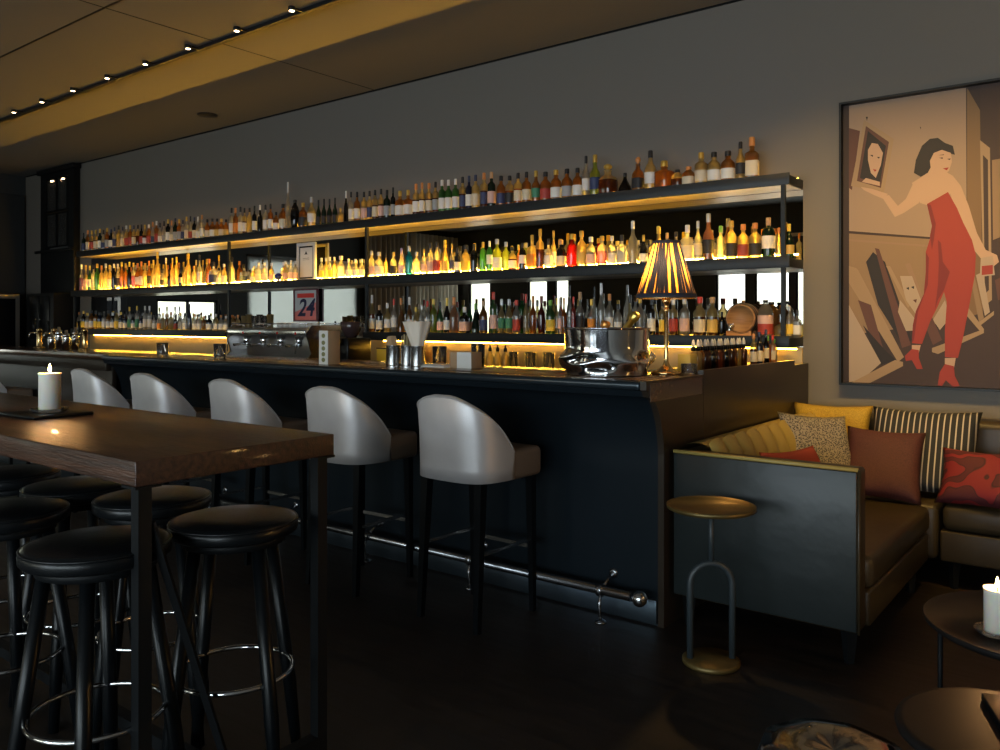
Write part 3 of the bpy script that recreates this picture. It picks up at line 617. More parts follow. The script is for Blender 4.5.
PRINT = [
 (1, [(-1.43,2.75),(-0.78,2.75),(-0.775,1.451),(-1.43,1.298)]),
 (3, [(-1.43,1.95),(-0.969,1.883),(-0.775,1.859),(-0.775,1.392),(-1.43,1.298)]),
 (4, [(-1.43,1.957),(-0.969,1.889),(-0.969,1.877),(-1.43,1.941)]),
 (5, [(-1.43,1.906),(-0.969,1.841),(-0.969,1.829),(-1.43,1.893)]),
 (2, [(-0.775,2.75),(-0.709,2.608),(-0.694,1.381),(-0.775,1.451)]),
 (4, [(-0.709,2.75),(-0.527,2.75),(-0.527,1.505),(-0.694,1.381)]),
 (12, [(-0.709,2.434),(-0.659,2.382),(-0.649,1.507),(-0.689,1.473)]),
 (4, [(-0.694,2.346),(-0.669,2.314),(-0.664,1.565),(-0.684,1.542)]),
 (3, [(-0.649,2.311),(-0.527,2.319),(-0.527,1.901),(-0.644,1.851)]),
 (4, [(-1.106,1.271),(-0.775,1.404),(-0.527,1.505),(-0.527,1.0),(-1.43,1.0),(-1.43,1.045)]),
 (7, [(-1.288,1.816),(-1.329,1.756),(-1.259,1.486),(-1.117,1.24),(-1.067,1.272),(-1.162,1.577),(-1.219,1.751)]),
 (8, [(-1.277,1.84),(-1.253,1.833),(-1.073,1.241),(-1.123,1.222),(-1.213,1.578)]),
 (6, [(-1.134,1.515),(-1.002,1.333),(-1.1,1.326),(-1.145,1.442)]),
 (12, [(-1.213,1.726),(-1.19,1.725),(-1.073,1.484),(-1.089,1.466)]),
 (5, [(-1.106,1.734),(-1.078,1.739),(-1.002,1.513),(-1.023,1.501)]),
 (6, [(-1.134,1.662),(-1.067,1.659),(-1.012,1.495),(-1.04,1.417),(-1.1,1.514)]),
 (7, [(-1.1,1.587),(-1.084,1.593),(-1.084,1.575)]),
 (7, [(-1.073,1.593),(-1.056,1.598),(-1.056,1.58)]),
 (8, [(-1.062,1.514),(-1.04,1.519),(-1.045,1.495)]),
 (12, [(-1.43,1.735),(-1.388,1.721),(-1.376,1.708),(-1.112,1.167),(-1.145,1.136),(-1.43,1.627)]),
 (8, [(-1.376,1.519),(-1.3,1.487),(-1.219,1.177),(-1.259,1.145)]),
 (7, [(-1.347,1.362),(-1.219,1.208),(-1.156,1.148),(-1.242,1.115)]),
 (6, [(-1.43,1.488),(-1.242,1.127),(-1.353,1.017),(-1.43,1.0)]),
 (12, [(-1.412,1.0),(-1.162,1.148),(-1.117,1.137),(-1.117,1.112),(-1.306,1.0)]),
 (6, [(-0.889,1.511),(-0.863,1.404),(-0.916,1.333),(-0.953,1.393)]),
 (8, [(-0.969,1.44),(-0.905,1.274),(-0.953,1.243),(-0.985,1.333)]),
 (12, [(-0.785,1.492),(-0.689,1.34),(-0.709,1.328),(-0.806,1.457)]),
 (12, [(-0.958,1.225),(-0.689,1.34),(-0.689,1.317),(-0.926,1.19),(-0.958,1.201)]),
 (3, [(-0.759,1.655),(-0.739,1.665),(-0.689,1.404),(-0.714,1.381)]),
 (6, [(-0.729,1.653),(-0.694,1.67),(-0.659,1.438),(-0.684,1.415)]),
 (12, [(-0.714,1.381),(-0.639,1.444),(-0.639,1.421),(-0.704,1.363)]),
 (8, [(-0.634,1.621),(-0.527,1.675),(-0.527,1.505),(-0.619,1.506)]),
 (8, [(-1.43,2.608),(-1.364,2.58),(-1.412,2.214),(-1.43,2.229)]),
 (12, [(-1.341,2.646),(-1.168,2.503),(-1.225,2.177),(-1.418,2.24)]),
 (8, [(-1.329,2.606),(-1.196,2.488),(-1.242,2.21),(-1.382,2.268)]),
 (7, [(-1.317,2.573),(-1.213,2.466),(-1.248,2.229),(-1.364,2.285)]),
 (9, [(-1.294,2.495),(-1.259,2.484),(-1.23,2.425),(-1.242,2.352),(-1.271,2.275),(-1.3,2.309),(-1.317,2.392),(-1.317,2.455)]),
 (9, [(-1.329,2.281),(-1.248,2.248),(-1.248,2.223),(-1.353,2.259)]),
 (7, [(-1.306,2.422),(-1.288,2.42),(-1.288,2.407)]),
 (7, [(-1.265,2.405),(-1.248,2.402),(-1.253,2.391)]),
 (10, [(-1.288,2.333),(-1.265,2.324),(-1.277,2.313)]),
 (7, [(-1.329,2.663),(-1.317,2.661),(-1.323,2.637)]),
 (7, [(-1.023,2.555),(-1.018,2.555),(-1.018,2.537)]),
 (9, [(-1.067,2.223),(-0.996,2.263),(-0.974,2.303),(-0.9,2.282),(-0.847,2.241),(-0.816,2.155),(-0.863,2.136),(-0.985,2.082),(-1.023,2.098)]),
 (9, [(-1.056,2.228),(-1.1,2.129),(-1.145,2.09),(-1.196,2.162),(-1.236,2.154),(-1.162,2.024),(-1.112,2.045),(-1.029,2.098),(-1.012,2.163)]),
 (9, [(-1.202,2.169),(-1.294,2.209),(-1.359,2.228),(-1.341,2.207),(-1.282,2.17),(-1.225,2.14)]),
 (9, [(-0.847,2.241),(-0.806,2.178),(-0.765,2.057),(-0.724,1.897),(-0.679,1.796),(-0.624,1.764),(-0.614,1.724),(-0.649,1.691),(-0.689,1.727),(-0.739,1.799),(-0.795,1.943),(-0.842,2.064),(-0.863,2.148)]),
 (10, [(-0.985,2.088),(-0.873,2.149),(-0.826,2.051),(-0.795,1.966),(-0.749,1.858),(-0.729,1.77),(-0.734,1.654),(-0.765,1.462),(-0.795,1.287),(-0.821,1.169),(-0.889,1.173),(-0.889,1.333),(-0.879,1.499),(-0.894,1.558),(-0.926,1.476),(-0.969,1.381),(-1.012,1.248),(-1.067,1.253),(-1.062,1.362),(-1.045,1.447),(-1.002,1.549),(-0.991,1.681),(-0.991,1.801),(-0.964,1.895),(-0.953,1.954),(-0.974,2.033)]),
 (11, [(-0.985,2.088),(-0.964,2.08),(-0.937,1.965),(-0.948,1.87),(-0.958,1.811),(-0.969,1.895),(-0.958,1.954),(-0.974,2.033)]),
 (11, [(-0.926,1.869),(-0.91,1.85),(-0.9,1.737),(-0.863,1.676),(-0.894,1.57),(-0.926,1.512),(-0.942,1.452),(-0.926,1.601),(-0.921,1.738)]),
 (11, [(-0.991,1.801),(-0.974,1.764),(-0.98,1.602),(-1.034,1.441),(-1.056,1.272),(-1.067,1.253),(-1.062,1.362),(-1.045,1.447),(-1.002,1.549),(-0.991,1.681)]),
 (7, [(-1.056,2.282),(-1.045,2.359),(-1.012,2.44),(-0.969,2.476),(-0.926,2.476),(-0.889,2.441),(-0.847,2.418),(-0.837,2.364),(-0.873,2.38),(-0.916,2.397),(-0.942,2.365),(-0.958,2.319),(-0.98,2.274),(-1.018,2.254)]),
 (9, [(-0.969,2.344),(-0.948,2.389),(-0.905,2.402),(-0.858,2.378),(-0.852,2.324),(-0.868,2.273),(-0.9,2.247),(-0.942,2.257),(-0.964,2.296)]),
 (7, [(-0.921,2.356),(-0.9,2.357),(-0.9,2.348)]),
 (7, [(-0.879,2.345),(-0.858,2.345),(-0.863,2.337)]),
 (10, [(-0.9,2.291),(-0.868,2.294),(-0.879,2.277)]),
 (7, [(-0.926,2.372),(-0.894,2.374),(-0.894,2.369)]),
 (6, [(-0.704,1.751),(-0.644,1.76),(-0.634,1.65),(-0.709,1.641)]),
 (10, [(-0.699,1.704),(-0.644,1.708),(-0.644,1.656),(-0.699,1.652)]),
 (9, [(-1.067,1.241),(-1.018,1.242),(-1.029,1.194),(-1.067,1.193)]),
 (9, [(-0.889,1.167),(-0.832,1.169),(-0.842,1.104),(-0.889,1.114)]),
 (10, [(-1.106,1.174),(-1.067,1.217),(-1.029,1.212),(-1.029,1.164),(-1.007,1.098),(-1.04,1.097),(-1.067,1.15),(-1.1,1.143)]),
 (10, [(-0.916,1.083),(-0.889,1.132),(-0.842,1.121),(-0.837,1.063),(-0.811,1.005),(-0.847,1.0),(-0.884,1.037),(-0.905,1.0),(-0.926,1.006)]),
]

# ================================================================ THE ROOM
def shell():
    b = MB(); b.box(X_LEFT-.1, X_RIGHT+.1, Y_OPP-.1, Y_WALL+.1, -.1, 0); struct(b.build('floor', M_floor))
    b = MB(); b.box(X_LEFT-.1, X_RIGHT+.1, Y_OPP-.1, Y_WALL+.1, Z_CEIL, Z_CEIL+.1); struct(b.build('ceiling', M_ceil))
    b = MB(); b.box(X_LEFT-.1, X_RIGHT+.1, Y_WALL, Y_WALL+.1, 0, Z_CEIL); struct(b.build('wall_back', M_wall))
    b = MB(); b.box(X_RIGHT, X_RIGHT+.1, Y_OPP-.1, Y_WALL, 0, Z_CEIL); struct(b.build('wall_right', M_wall))
    # window wall opposite the bar and left wall, both with openings
    def wall_x(name, y0, y1, x0, x1, wins, z0, z1, m):
        b = MB(); xs = x0
        for (a, c) in sorted(wins):
            b.box(xs, a, y0, y1, 0, Z_CEIL); b.box(a, c, y0, y1, 0, z0); b.box(a, c, y0, y1, z1, Z_CEIL); xs = c
        b.box(xs, x1, y0, y1, 0, Z_CEIL)
        return struct(b.build(name, m))
    wall_x('wall_front', Y_OPP-.1, Y_OPP, X_LEFT-.1, X_RIGHT+.1, WINS, .55, 2.45, M_leftwall)
    def wall_y(name, x0, x1, y0, y1, wins, z0, z1, m):
        b = MB(); ys = y0
        for (a, c) in sorted(wins):
            zt = z1 if a > 1.8 else 2.6
            b.box(x0, x1, ys, a, 0, Z_CEIL); b.box(x0, x1, a, c, 0, z0); b.box(x0, x1, a, c, zt, Z_CEIL); ys = c
        b.box(x0, x1, ys, y1, 0, Z_CEIL)
        return struct(b.build(name, m))
    wall_y('wall_left', X_LEFT-.1, X_LEFT, Y_OPP, Y_WALL, WINL, .9, 1.78, M_leftwall)
WINS = [(-12.93, -12.24), (-11.15, -10.58), (-10.40, -10.00), (-6.56, -5.93), (-5.78, -5.09), (-5.00, -4.35), (-4.0, -2.6), (-2.4, -1.0), (-.8, .6), (.9, 2.6)]  # the rightmost, widest ones are unseen, added for more daylight
WINL = [(-1.25, 1.50), (2.15, 3.35)]
shell()
n = 1
for (a, c) in WINS:
    b = MB()
    for (x0, x1, z0, z1) in ((a, a+.04, .55, 2.45), (c-.04, c, .55, 2.45), (a, c, .55, .60), (a, c, 2.40, 2.45)):
        b.box(x0, x1, Y_OPP-.07, Y_OPP-.02, z0, z1)
    struct(b.build('window_%d' % n, M_blackmatte)); n += 1
b = MB()
for (y0, y1, z0, z1) in ((2.15, 2.19, .9, 1.78), (3.31, 3.35, .9, 1.78), (2.72, 2.76, .9, 1.78), (2.15, 3.35, .9, .94), (2.15, 3.35, 1.74, 1.78)):
    b.box(X_LEFT-.07, X_LEFT-.02, y0, y1, z0, z1)
struct(b.build('window_%d' % n, M_blackmatte))
b = MB()
for (y0, y1, z0, z1) in ((-1.25, -1.21, .9, 2.6), (1.46, 1.50, .9, 2.6), (.10, .14, .9, 2.6), (-1.25, 1.50, .9, .94), (-1.25, 1.50, 2.56, 2.6)):
    b.box(X_LEFT-.07, X_LEFT-.02, y0, y1, z0, z1)
struct(b.build('window_%d' % (n+1), M_blackmatte))
b = MB(); b.box(X_LEFT+.006, X_LEFT+.010, -1.27, 1.52, .86, 2.64); b.lathe([(.02, -1.39), (.02, 1.39)], 14, M=Matrix.Translation((X_LEFT+.022, .125, 2.66)) @ Matrix.Rotation(PI/2, 4, 'X'))
o = b.build('roller_blind', glass('blind_fabric', (.55, .54, .50), .0, .3, .6)); tag(o, 'pale grey roller blind over the window opposite the coffee machine, seen in the mirror', 'blind')
b = MB(); b.box(X_LEFT, X_RIGHT, Y_OPP, Y_OPP+.04, 2.98, 3.04); struct(b.build('trim_1', M_under))
b = MB(); b.box(X_LEFT, X_LEFT+.02, -2.6, 5.1, 0, .12); struct(b.build('baseboard_left', M_blackmatte))
# door in the left wall with a dark leaf
b = MB(); b.box(X_LEFT+.0, X_LEFT+.05, 3.9, 5.44, 0, 3.3, bev=.01)
d = struct(b.build('door_1', M_leftwall))
b = MB(); b.tube([(X_LEFT+.10, 4.05, .95), (X_LEFT+.10, 4.05, 1.45)], .012); b.build('door_handle', M_chrome, d)
# ceiling seams (joint strips)
b = MB(); b.box(-5.755, -5.745, Y_OPP, Y_WALL, Z_CEIL-.002, Z_CEIL+.01); struct(b.build('trim_2', M_blackmatte))
b = MB(); b.box(X_LEFT, X_RIGHT, 2.86, 2.875, Z_CEIL-.003, Z_CEIL+.01); struct(b.build('trim_3', M_blackmatte))
b = MB(); b.box(X_LEFT, X_RIGHT, Y_WALL-.012, Y_WALL, Z_CEIL-.012, Z_CEIL); struct(b.build('trim_4', M_blackmatte))
# ceiling speaker grille
t = MB(); t.lathe([(0.0, 0), (.10, 0), (.105, .012)], 32, (0, 0, -.012)); o = t.build('ceiling_grille', M_hoop)
o.location = (-7.85, 5.02, Z_CEIL)
tag(o, 'small round dark grille set flush in the grey ceiling above the bar', 'vent')

M_tint = bpy.data.materials.new('dimming_pane'); M_tint.use_nodes = True  # panes added to dim the windows that show in the mirror
_n = M_tint.node_tree; _n.nodes.clear(); _t = _n.nodes.new('ShaderNodeBsdfTransparent'); _t.inputs[0].default_value = (.66, .62, .55, 1); _o = _n.nodes.new('ShaderNodeOutputMaterial'); _n.links.new(_t.outputs[0], _o.inputs[0])
for k_, (a, c) in enumerate(WINS):
    if c < -4.3:
        b = MB(); b.box(a+.03, c-.03, Y_OPP-.048, Y_OPP-.042, .58, 2.42); b.build('dimming_pane', M_tint, bpy.data.objects['window_%d' % (k_+1)])
b = MB(); b.box(X_LEFT-.048, X_LEFT-.042, 2.17, 3.33, .92, 1.76); b.build('dimming_pane', M_tint, bpy.data.objects['window_%d' % n])
# curtains that hang by the left wall (seen in the bar mirror)
def curtain(y0, y1, name, label, m, folds):
    b = MB()
    nn = folds*8
    def fn(u, v):
        y = y0+(y1-y0)*u
        return (X_LEFT+.16+.055*math.sin(u*folds*2*PI)+.02*math.sin(u*folds*5.1), y, .03+v*(3.45-.03))
    b.grid(fn, nn, 4)
    o = b.build(name, m); md = o.modifiers.new('thick', 'SOLIDIFY'); md.thickness = .004
    tag(o, label, 'curtain')
M_curt = mat('taupe_curtain', (.36, .31, .26), .85); M_curt2 = mat('pale_curtain', (.75, .73, .68), .85)
curtain(-4.4, -2.8, 'curtain', 'pale floor-length curtain hanging in folds, seen in the bar mirror', M_curt2, 11)
curtain(-2.7, -1.4, 'curtain', 'brown floor-length curtain beside the pale one, seen in the bar mirror', M_curt, 9)

# ================================================================ SHELVES, MIRROR, BACK COUNTER
XS0, XS1 = -11.18, -1.72
def shelf(name, x0, x1, zt, label, th=.062):
    r = empty(name, ((x0+x1)/2, Y_SHELF, zt)); hx = (x1-x0)/2
    b = MB(); b.box(-hx, hx, .012, Y_WALL-Y_SHELF-.001, -th+.006, -.0005, bev=.002); b.build('board', M_shelf, r)
    b = MB(); b.box(-hx, hx, 0, .010, -th, .014, bev=.0015); b.build('front_edge', M_shelf, r)
    b = MB(); b.box(-hx+.01, hx-.01, .014, .130, -th+.001, -th+.005); b.box(-hx+.01, hx-.01, .134, Y_WALL-Y_SHELF-.01, -th+.001, -th+.005)
    b.build('underside_panel', M_under, r)
    tag(r, label, 'shelf', kind='thing')
    return r
shelf('wall_shelf', XS0, XS1, 2.310, 'topmost long dark steel shelf of spirits under the grey wall')
shelf('wall_shelf', XS0-.16, XS1, 1.787, 'middle long dark steel shelf of bottles lit from behind')
shelf('wall_shelf', -11.34, -7.45, 1.278, 'lowest dark shelf left of the coffee machine, above the glowing panel')
shelf('wall_shelf', -5.62, XS1, 1.278, 'lowest dark shelf right of the coffee machine, behind straws, bucket and lamp')
# upright posts
for k, (x, lab) in enumerate(((-1.76, 'slim dark upright post at the right end of the shelves'), (-5.58, 'slim dark upright post right of the poster, left of the straws'),
                    (-7.73, 'slim dark upright post left of the coffee machine'), (-11.25, 'slim dark upright post at the far left shelf end'))):
    b = MB()
    b.box(-.013, .013, -.013, .013, 0, .462); b.box(-.013, .013, -.013, .013, -.51, -.063)
    o = b.build('shelf_post', M_shelf); o.location = (x, Y_SHELF+.014, 1.788)
    tag(o, lab, 'post', 'upright posts of the shelves')
# mirror
b = MB(); b.box(-11.34, XS1, Y_WALL-.0012, Y_WALL-.0004, 1.216, 2.248); o = b.build('bar_mirror', M_mirror)
tag(o, 'long wall mirror behind the bottle shelves reflecting windows and curtains', 'mirror')
b = MB(); b.box(-11.34, XS1, Y_WALL-.022, Y_WALL-.001, .9805, 1.214, bev=.002); o = b.build('backsplash_panel', M_splash)
tag(o, 'pale glowing panel between back counter and lowest shelf', 'panel')
# back counter
r = empty('back_counter', (-6.6, 4.95, 0))
b = MB(); b.box(-4.75, 4.44, -.38, .518, .94, .98, bev=.002); b.build('countertop', M_counter, r)
b = MB(); b.box(-4.75, 4.44, -.34, .49, .0, .94); b.build('cabinet_body', M_black, r)
for k in range(8):
    b = MB(); b.box(-4.73+k*1.145, -4.73+k*1.145+1.12, -.36, -.342, .12, .92, bev=.004); dd = b.build('cabinet_door', M_black, r)
    b = MB(); b.tube([(-4.4+k*1.145, -.385, .84), (-3.9+k*1.145, -.385, .84)], .008); b.build('handle', M_steel, dd)
tag(r, 'long steel-topped back counter under the bottle shelves behind the bar', 'counter')

# LED strips (visible warm light lines)
E_led = emit('warm_led', (1.0, .60, .075), 1.0)
def strip(x0, x1, y, z, ny, nz, w, power, label, seg):
    """thin emitting ribbon along X facing (ny,nz)"""
    b = MB(); L = (x1-x0)/seg
    t = Vector((0, -nz, ny)).normalized()*w/2
    for k in range(seg):
        a, c = x0+L*k, x0+L*(k+1)
        b.quad((a, -t.y, -t.z), (c, -t.y, -t.z), (c, t.y, t.z), (a, t.y, t.z))
    bm = b.bm; bm.normal_update()
    me = bpy.data.meshes.new('led_strip')
    for f in bm.faces:
        if f.normal.y*ny+f.normal.z*nz < 0: f.normal_flip()
    bm.to_mesh(me); bm.free()
    m = emit('led_%d' % len(bpy.data.materials), (1.0, .50, .045), power)
    me.materials.append(m)
    o = bpy.data.objects.new('led_strip', me); COL.objects.link(o); o.location = (0, y, z)
    b = MB(); th = math.atan2(nz, ny if ny else 1e-6)
    hb = Vector((0, ny, nz)).normalized()
    cc = -hb*.002
    for (p, q_) in (((x0-.002, cc.y-.0015, cc.z-w/2), (x1+.002, cc.y+.0015, cc.z+w/2)),):
        b.box(p[0], q_[0], -.0008, .0008, -w/2-.001, w/2+.001, M=Matrix.Translation((0, cc.y, cc.z)) @ Matrix.Rotation(math.atan2(-hb.z*(1 if hb.y < 0 else -1)*-1, abs(hb.y))*(1 if hb.y > 0 else -1), 4, 'X'))
    b.build('strip_housing', M_blackmatte, o)
    tag(o, label, 'light strip', 'light strips of the bottle shelves')
strip(-11.1, -1.75, Y_WALL-.012, 1.825, -1, .35, .012, LED_MID, 'warm light strip at the mirror foot behind the middle shelf bottles', 12)
strip(-11.1, -1.75, Y_SHELF+.0125, 1.793, 1, .4, .006, LED_FRONT, 'warm light strip inside the front edge of the middle shelf', 12)
strip(-11.1, -1.75, Y_WALL-.012, 2.324, -1, .35, .010, LED_TOP, 'warm light strip at the wall behind the top shelf bottles', 12)
strip(-11.2, -7.5, Y_WALL-.030, 1.204, -1, -.6, .010, LED_LOW, 'warm light strip under the lowest shelf left of the coffee machine', 5)
strip(-5.6, -1.75, Y_WALL-.030, 1.204, -1, -.6, .010, LED_LOW, 'warm light strip under the lowest shelf right of the coffee machine', 5)
strip(-11.2, -7.5, Y_SHELF+.0125, 1.285, 1, .4, .006, LED_FRONT*.35, 'warm light strip inside the front edge of the left bottom shelf', 5)
strip(-5.6, -1.75, Y_SHELF+.0125, 1.285, 1, .4, .006, LED_FRONT*.35, 'warm light strip inside the front edge of the right bottom shelf', 5)

# ================================================================ BOTTLES
GL = dict(A=((.52, .24, .05), .34), B=((.14, .045, .015), .25), C=((.88, .86, .80), .58), Y=((.90, .74, .36), .38), G=((.10, .32, .10), .25),
          D=((.015, .055, .028), .12), K=((.010, .010, .012), .05), R=((.62, .03, .02), .25), M=((.20, .012, .012), .0), O=((.72, .19, .02), .0),
          T=((.01, .22, .55), .2), N=((.03, .04, .11), .08), W=((.72, .70, .66), .0), P=((.60, .22, .38), .35), L=((.50, .62, .10), .35),
          E=((.72, .38, .22), .0), U=((.45, .12, .03), .2))
GM = {k: glass('bottle_glass_'+k, v[0], v[1], .3) for k, v in GL.items()}
LC = dict(w=(.72, .70, .66), c=(.66, .56, .40), k=(.015, .015, .018), n=(.03, .045, .12), g=(.05, .22, .12), r=(.38, .045, .03), p=(.70, .45, .38), y=(.80, .55, .06),
          d=(.60, .40, .10), s=(.32, .33, .34), o=(.75, .26, .03), m=(.20, .03, .03), l=(.45, .36, .55))
LM = {k: mat('paper_label_'+k, v, .6) for k, v in LC.items()}
CC = dict(k=(.012, .012, .014), w=(.75, .74, .72), d=(.62, .40, .08), o=(.62, .24, .06), r=(.6, .05, .03), g=(.16, .40, .05), c=(.50, .30, .15), y=(.80, .58, .08),
          s=(.55, .55, .56), n=(.03, .04, .09), l=(.40, .32, .52), m=(.2, .03, .03))
CM = {k: mat('bottle_cap_'+k, v, .35, metal=(.7 if k in 'ds' else 0)) for k, v in CC.items()}
# profiles, radius relative to 1, height 0..1 (body up to cap start)
PF = dict(
    W=dict(p=[(.88, 0), (1, .02), (1, .60), (.97, .64), (.82, .68), (.54, .71), (.38, .735), (.35, .86)], cap=(.42, .82, 1.0), lab=(.14, .46), sq=0),
    R=dict(p=[(.86, 0), (1, .03), (1, .52), (.97, .59), (.86, .65), (.64, .70), (.44, .735), (.35, .765), (.35, .86)], cap=(.44, .84, 1.0), lab=(.12, .44), sq=0),
    L=dict(p=[(.88, 0), (1, .02), (1, .46), (.95, .52), (.78, .59), (.52, .66), (.38, .72), (.33, .80), (.32, .86)], cap=(.38, .78, 1.0), lab=(.12, .38), sq=0),
    S=dict(p=[(.92, 0), (1, .02), (1, .58), (.96, .62), (.70, .66), (.36, .69), (.34, .72), (.34, .84)], cap=(.44, .80, 1.0), lab=(.12, .46), sq=5),
    G=dict(p=[(.90, 0), (1, .02), (1, .62), (.97, .68), (.84, .73), (.56, .77), (.40, .79), (.34, .83)], cap=(.38, .81, 1.0), lab=(.26, .56), sq=0),
    F=dict(p=[(.80, 0), (1, .04), (1.02, .42), (.96, .52), (.70, .60), (.42, .65), (.34, .69), (.34, .78), (.46, .80)], cap=(.40, .80, 1.0), lab=(.12, .40), sq=4, ball=True),
    C=dict(p=[(.96, 0), (1, .03), (.97, .18), (.80, .36), (.58, .50), (.38, .62), (.27, .74), (.25, .86)], cap=(.30, .80, 1.0), lab=(.08, .20), sq=0),
    J=dict(p=[(.55, 0), (.72, .03), (.95, .25), (1, .45), (.95, .62), (.72, .76), (.42, .84), (.34, .90)], cap=(.42, .90, 1.0), lab=(.3, .5), sq=0),
    T=dict(p=[(.84, 0), (.92, .02), (1, .40), (.98, .52), (.80, .60), (.50, .665), (.38, .72), (.32, .80), (.32, .86)], cap=(.40, .82, 1.0), lab=(.18, .46), sq=0),
    Q=dict(p=[(.88, 0), (1, .04), (1, .56), (.92, .66), (.66, .76), (.44, .81), (.40, .86)], cap=(.48, .84, 1.0), lab=(.12, .50), sq=3))
def rad_at(p, z):
    for (r0, z0), (r1, z1) in zip(p, p[1:]):
        if z0 <= z <= z1: return r0+(r1-r0)*(z-z0)/(z1-z0+1e-9)
    return p[-1][0]
BM, LBM, CPM = {}, {}, {}
for k, q in PF.items():
    b = MB(); pr = list(q['p'])
    fill = .5 if k in 'WSRTQGLF' else .4
    out = []
    for i, a in enumerate(pr):
        out.append(a)
        if i+1 < len(pr) and a[1] < fill < pr[i+1][1]: out.append((rad_at(pr, fill), fill))
    b.lathe(out, 18, sq=q['sq'], mz=[(0, 0), (fill, 1)])
    BM[k] = b.mesh('bottle_body', [GM['C'], GM['C']])
    z0, z1 = q['lab']
    b = MB(); zs = [z0+(z1-z0)*i/4 for i in range(5)]
    b.lathe([(rad_at(q['p'], z)*1.012+.004, z) for z in zs], 18, sq=q['sq'], cap=False)
    LBM[k] = b.mesh('bottle_label', [LM['w']])
    b = MB(); r_, z0, z1 = q['cap']
    if q.get('ball'):
        b.lathe([(r_*.6, z0), (r_*.7, z0+.03), (r_*1.25, z0+.07), (r_*1.35, z0+.11), (r_*1.15, z0+.16), (r_*.4, z0+.197), (.01, z1)], 14)
    elif k == 'J':
        b.lathe([(r_, z0), (r_, z1-.02), (r_*.8, z1)], 14)
    else:
        b.lathe([(r_, z0), (r_*1.02, z0+.01), (r_, z1-.012), (r_*.85, z1)], 14)
    CPM[k] = b.mesh('bottle_cap', [CM['k']])
def slots(o, mats):
    for i, m in enumerate(mats):
        o.material_slots[i].link = 'OBJECT'; o.material_slots[i].material = m
GRP = dict(t='spirit bottles on the top shelf', m='spirit bottles on the middle shelf', l='spirit bottles on the bottom shelf')
ZS = dict(t=2.3105, m=1.7875, l=1.2785)
def bottle(x, y, z, r, h, code, label, group, rz=None, M=None):
    st, g, l, c = code
    root = empty('bottle', (x, y, z), random.uniform(-.25, .25) if rz is None else rz)
    tag(root, label, 'bottle', group)
    def add(name, me, mats):
        o = bpy.data.objects.new(name, me); COL.objects.link(o); slots(o, mats); o.parent = root
        o.scale = (r, r, h)
        return o
    head = GM[g] if g in 'KNDWMOEGTRLA' else (GM['C'] if g in 'CP' else GM['Y'])
    add('body', BM[st], [GM[g], head])
    if l != 'x': add('label', LBM[st], [LM[l]])
    add('cap', CPM[st], [CM[c]])
    return root
STYLE = 'WRLSGFCJTQ'; GLASSES = 'AYCBDGKRMOTNWPLEU'; LABELS = 'wckngrpydsomlx'; CAPS = 'kwdorgcysnlm'
GNAME = dict(A='amber', B='brown', C='clear', Y='pale yellow', G='green', D='dark green', K='black', R='red', M='maroon', O='orange', T='teal', N='navy', W='white', P='purple', L='lime green', E='peach', U='copper')
LNAME = dict(w='white', c='cream', k='black', n='navy', g='green', r='red', p='pink', y='yellow', d='gold', s='grey', o='orange', m='maroon', l='lilac')
CNAME = dict(k='black', w='white', d='gold', o='orange', r='red', g='green', c='cork', y='yellow', s='silver', n='navy', l='lilac', m='maroon')
SNAME = dict(W='cylindrical', R='rounded', L='slim', S='square', G='straight', F='decanter-shaped', C='conical', J='egg-shaped', T='slender', Q='squat')
SHELFN = ['top shelf', 'middle shelf', 'bottom shelf']
LANDS = [[(110, 'near its far left end'), (150, 'left of the tall lit neck below'), (204, 'before the short round bottles'), (229, 'left of the first upright post'), (280, 'above the coffee machine'), (315, 'beside the black egg-shaped jug'), (340, 'near four dark green bottles'), (372, 'above the second upright post'), (412, 'left of the orange-capped bottles'), (460, 'by the three green bottles'), (520, 'right of the green bottles'), (560, 'near the shelf centre'), (615, 'around the square decanter'), (690, 'above the pleated lamp'), (999, 'near its right end')],
         [(90, 'at its far left end'), (130, 'near its left end'), (165, 'by the tallest yellow neck'), (200, 'above the left mirror window'), (240, 'around the first upright post'), (300, 'left of the framed certificate'), (346, 'right of the framed certificate'), (366, 'left of the second upright post'), (420, 'around the teal bottle'), (470, 'right of the teal bottle'), (520, 'by the lime green bottles'), (565, 'near the shelf centre'), (610, 'around the red flask'), (680, 'behind the pleated lamp'), (999, 'right of the pleated lamp')],
         [(95, 'at its far left end'), (130, 'above the beer taps'), (165, 'left of the mirror window'), (205, 'before the mirror window'), (245, 'left of the coffee machine'), (412, 'above the straws'), (450, 'right of the straws'), (500, 'above the glasses'), (552, 'by the orange and maroon pair'), (610, 'behind the champagne bucket'), (668, 'left of the lamp stem'), (725, 'right of the lamp stem'), (999, 'right of the barrel')]]
NTH = ['second', 'third', 'fourth', 'fifth', 'sixth', 'seventh']
ROWS = []
V = BOTTLES
for q in range(0, len(V), 10):
    kind_, px_, x, y, r_, h_, a, g_, l_, c_ = V[q:q+10]
    code = (STYLE[a], GLASSES[g_], LABELS[l_], CAPS[c_])
    t = GNAME[code[1]]+' '+SNAME[code[0]]+' bottle'
    if code[2] != 'x': t += ', '+LNAME[code[2]]+'-labelled'
    t += ', '+CNAME[code[3]]+'-capped, '+SHELFN[kind_]+' '+[w_ for lim, w_ in LANDS[kind_] if px_ <= lim][0]
    ROWS.append([kind_, x, y, r_, h_, code, t])
same = {}
for q in ROWS: same.setdefault(q[6], []).append(q)
for t, lst in same.items():
    if len(lst) > 1:
        lst.sort(key=lambda q: q[1]); n_ = len(lst)
        for k, q in enumerate(lst):
            q[6] = t+', '+('leftmost' if k == 0 else 'rightmost' if k == n_-1 else NTH[k-1]+' left')
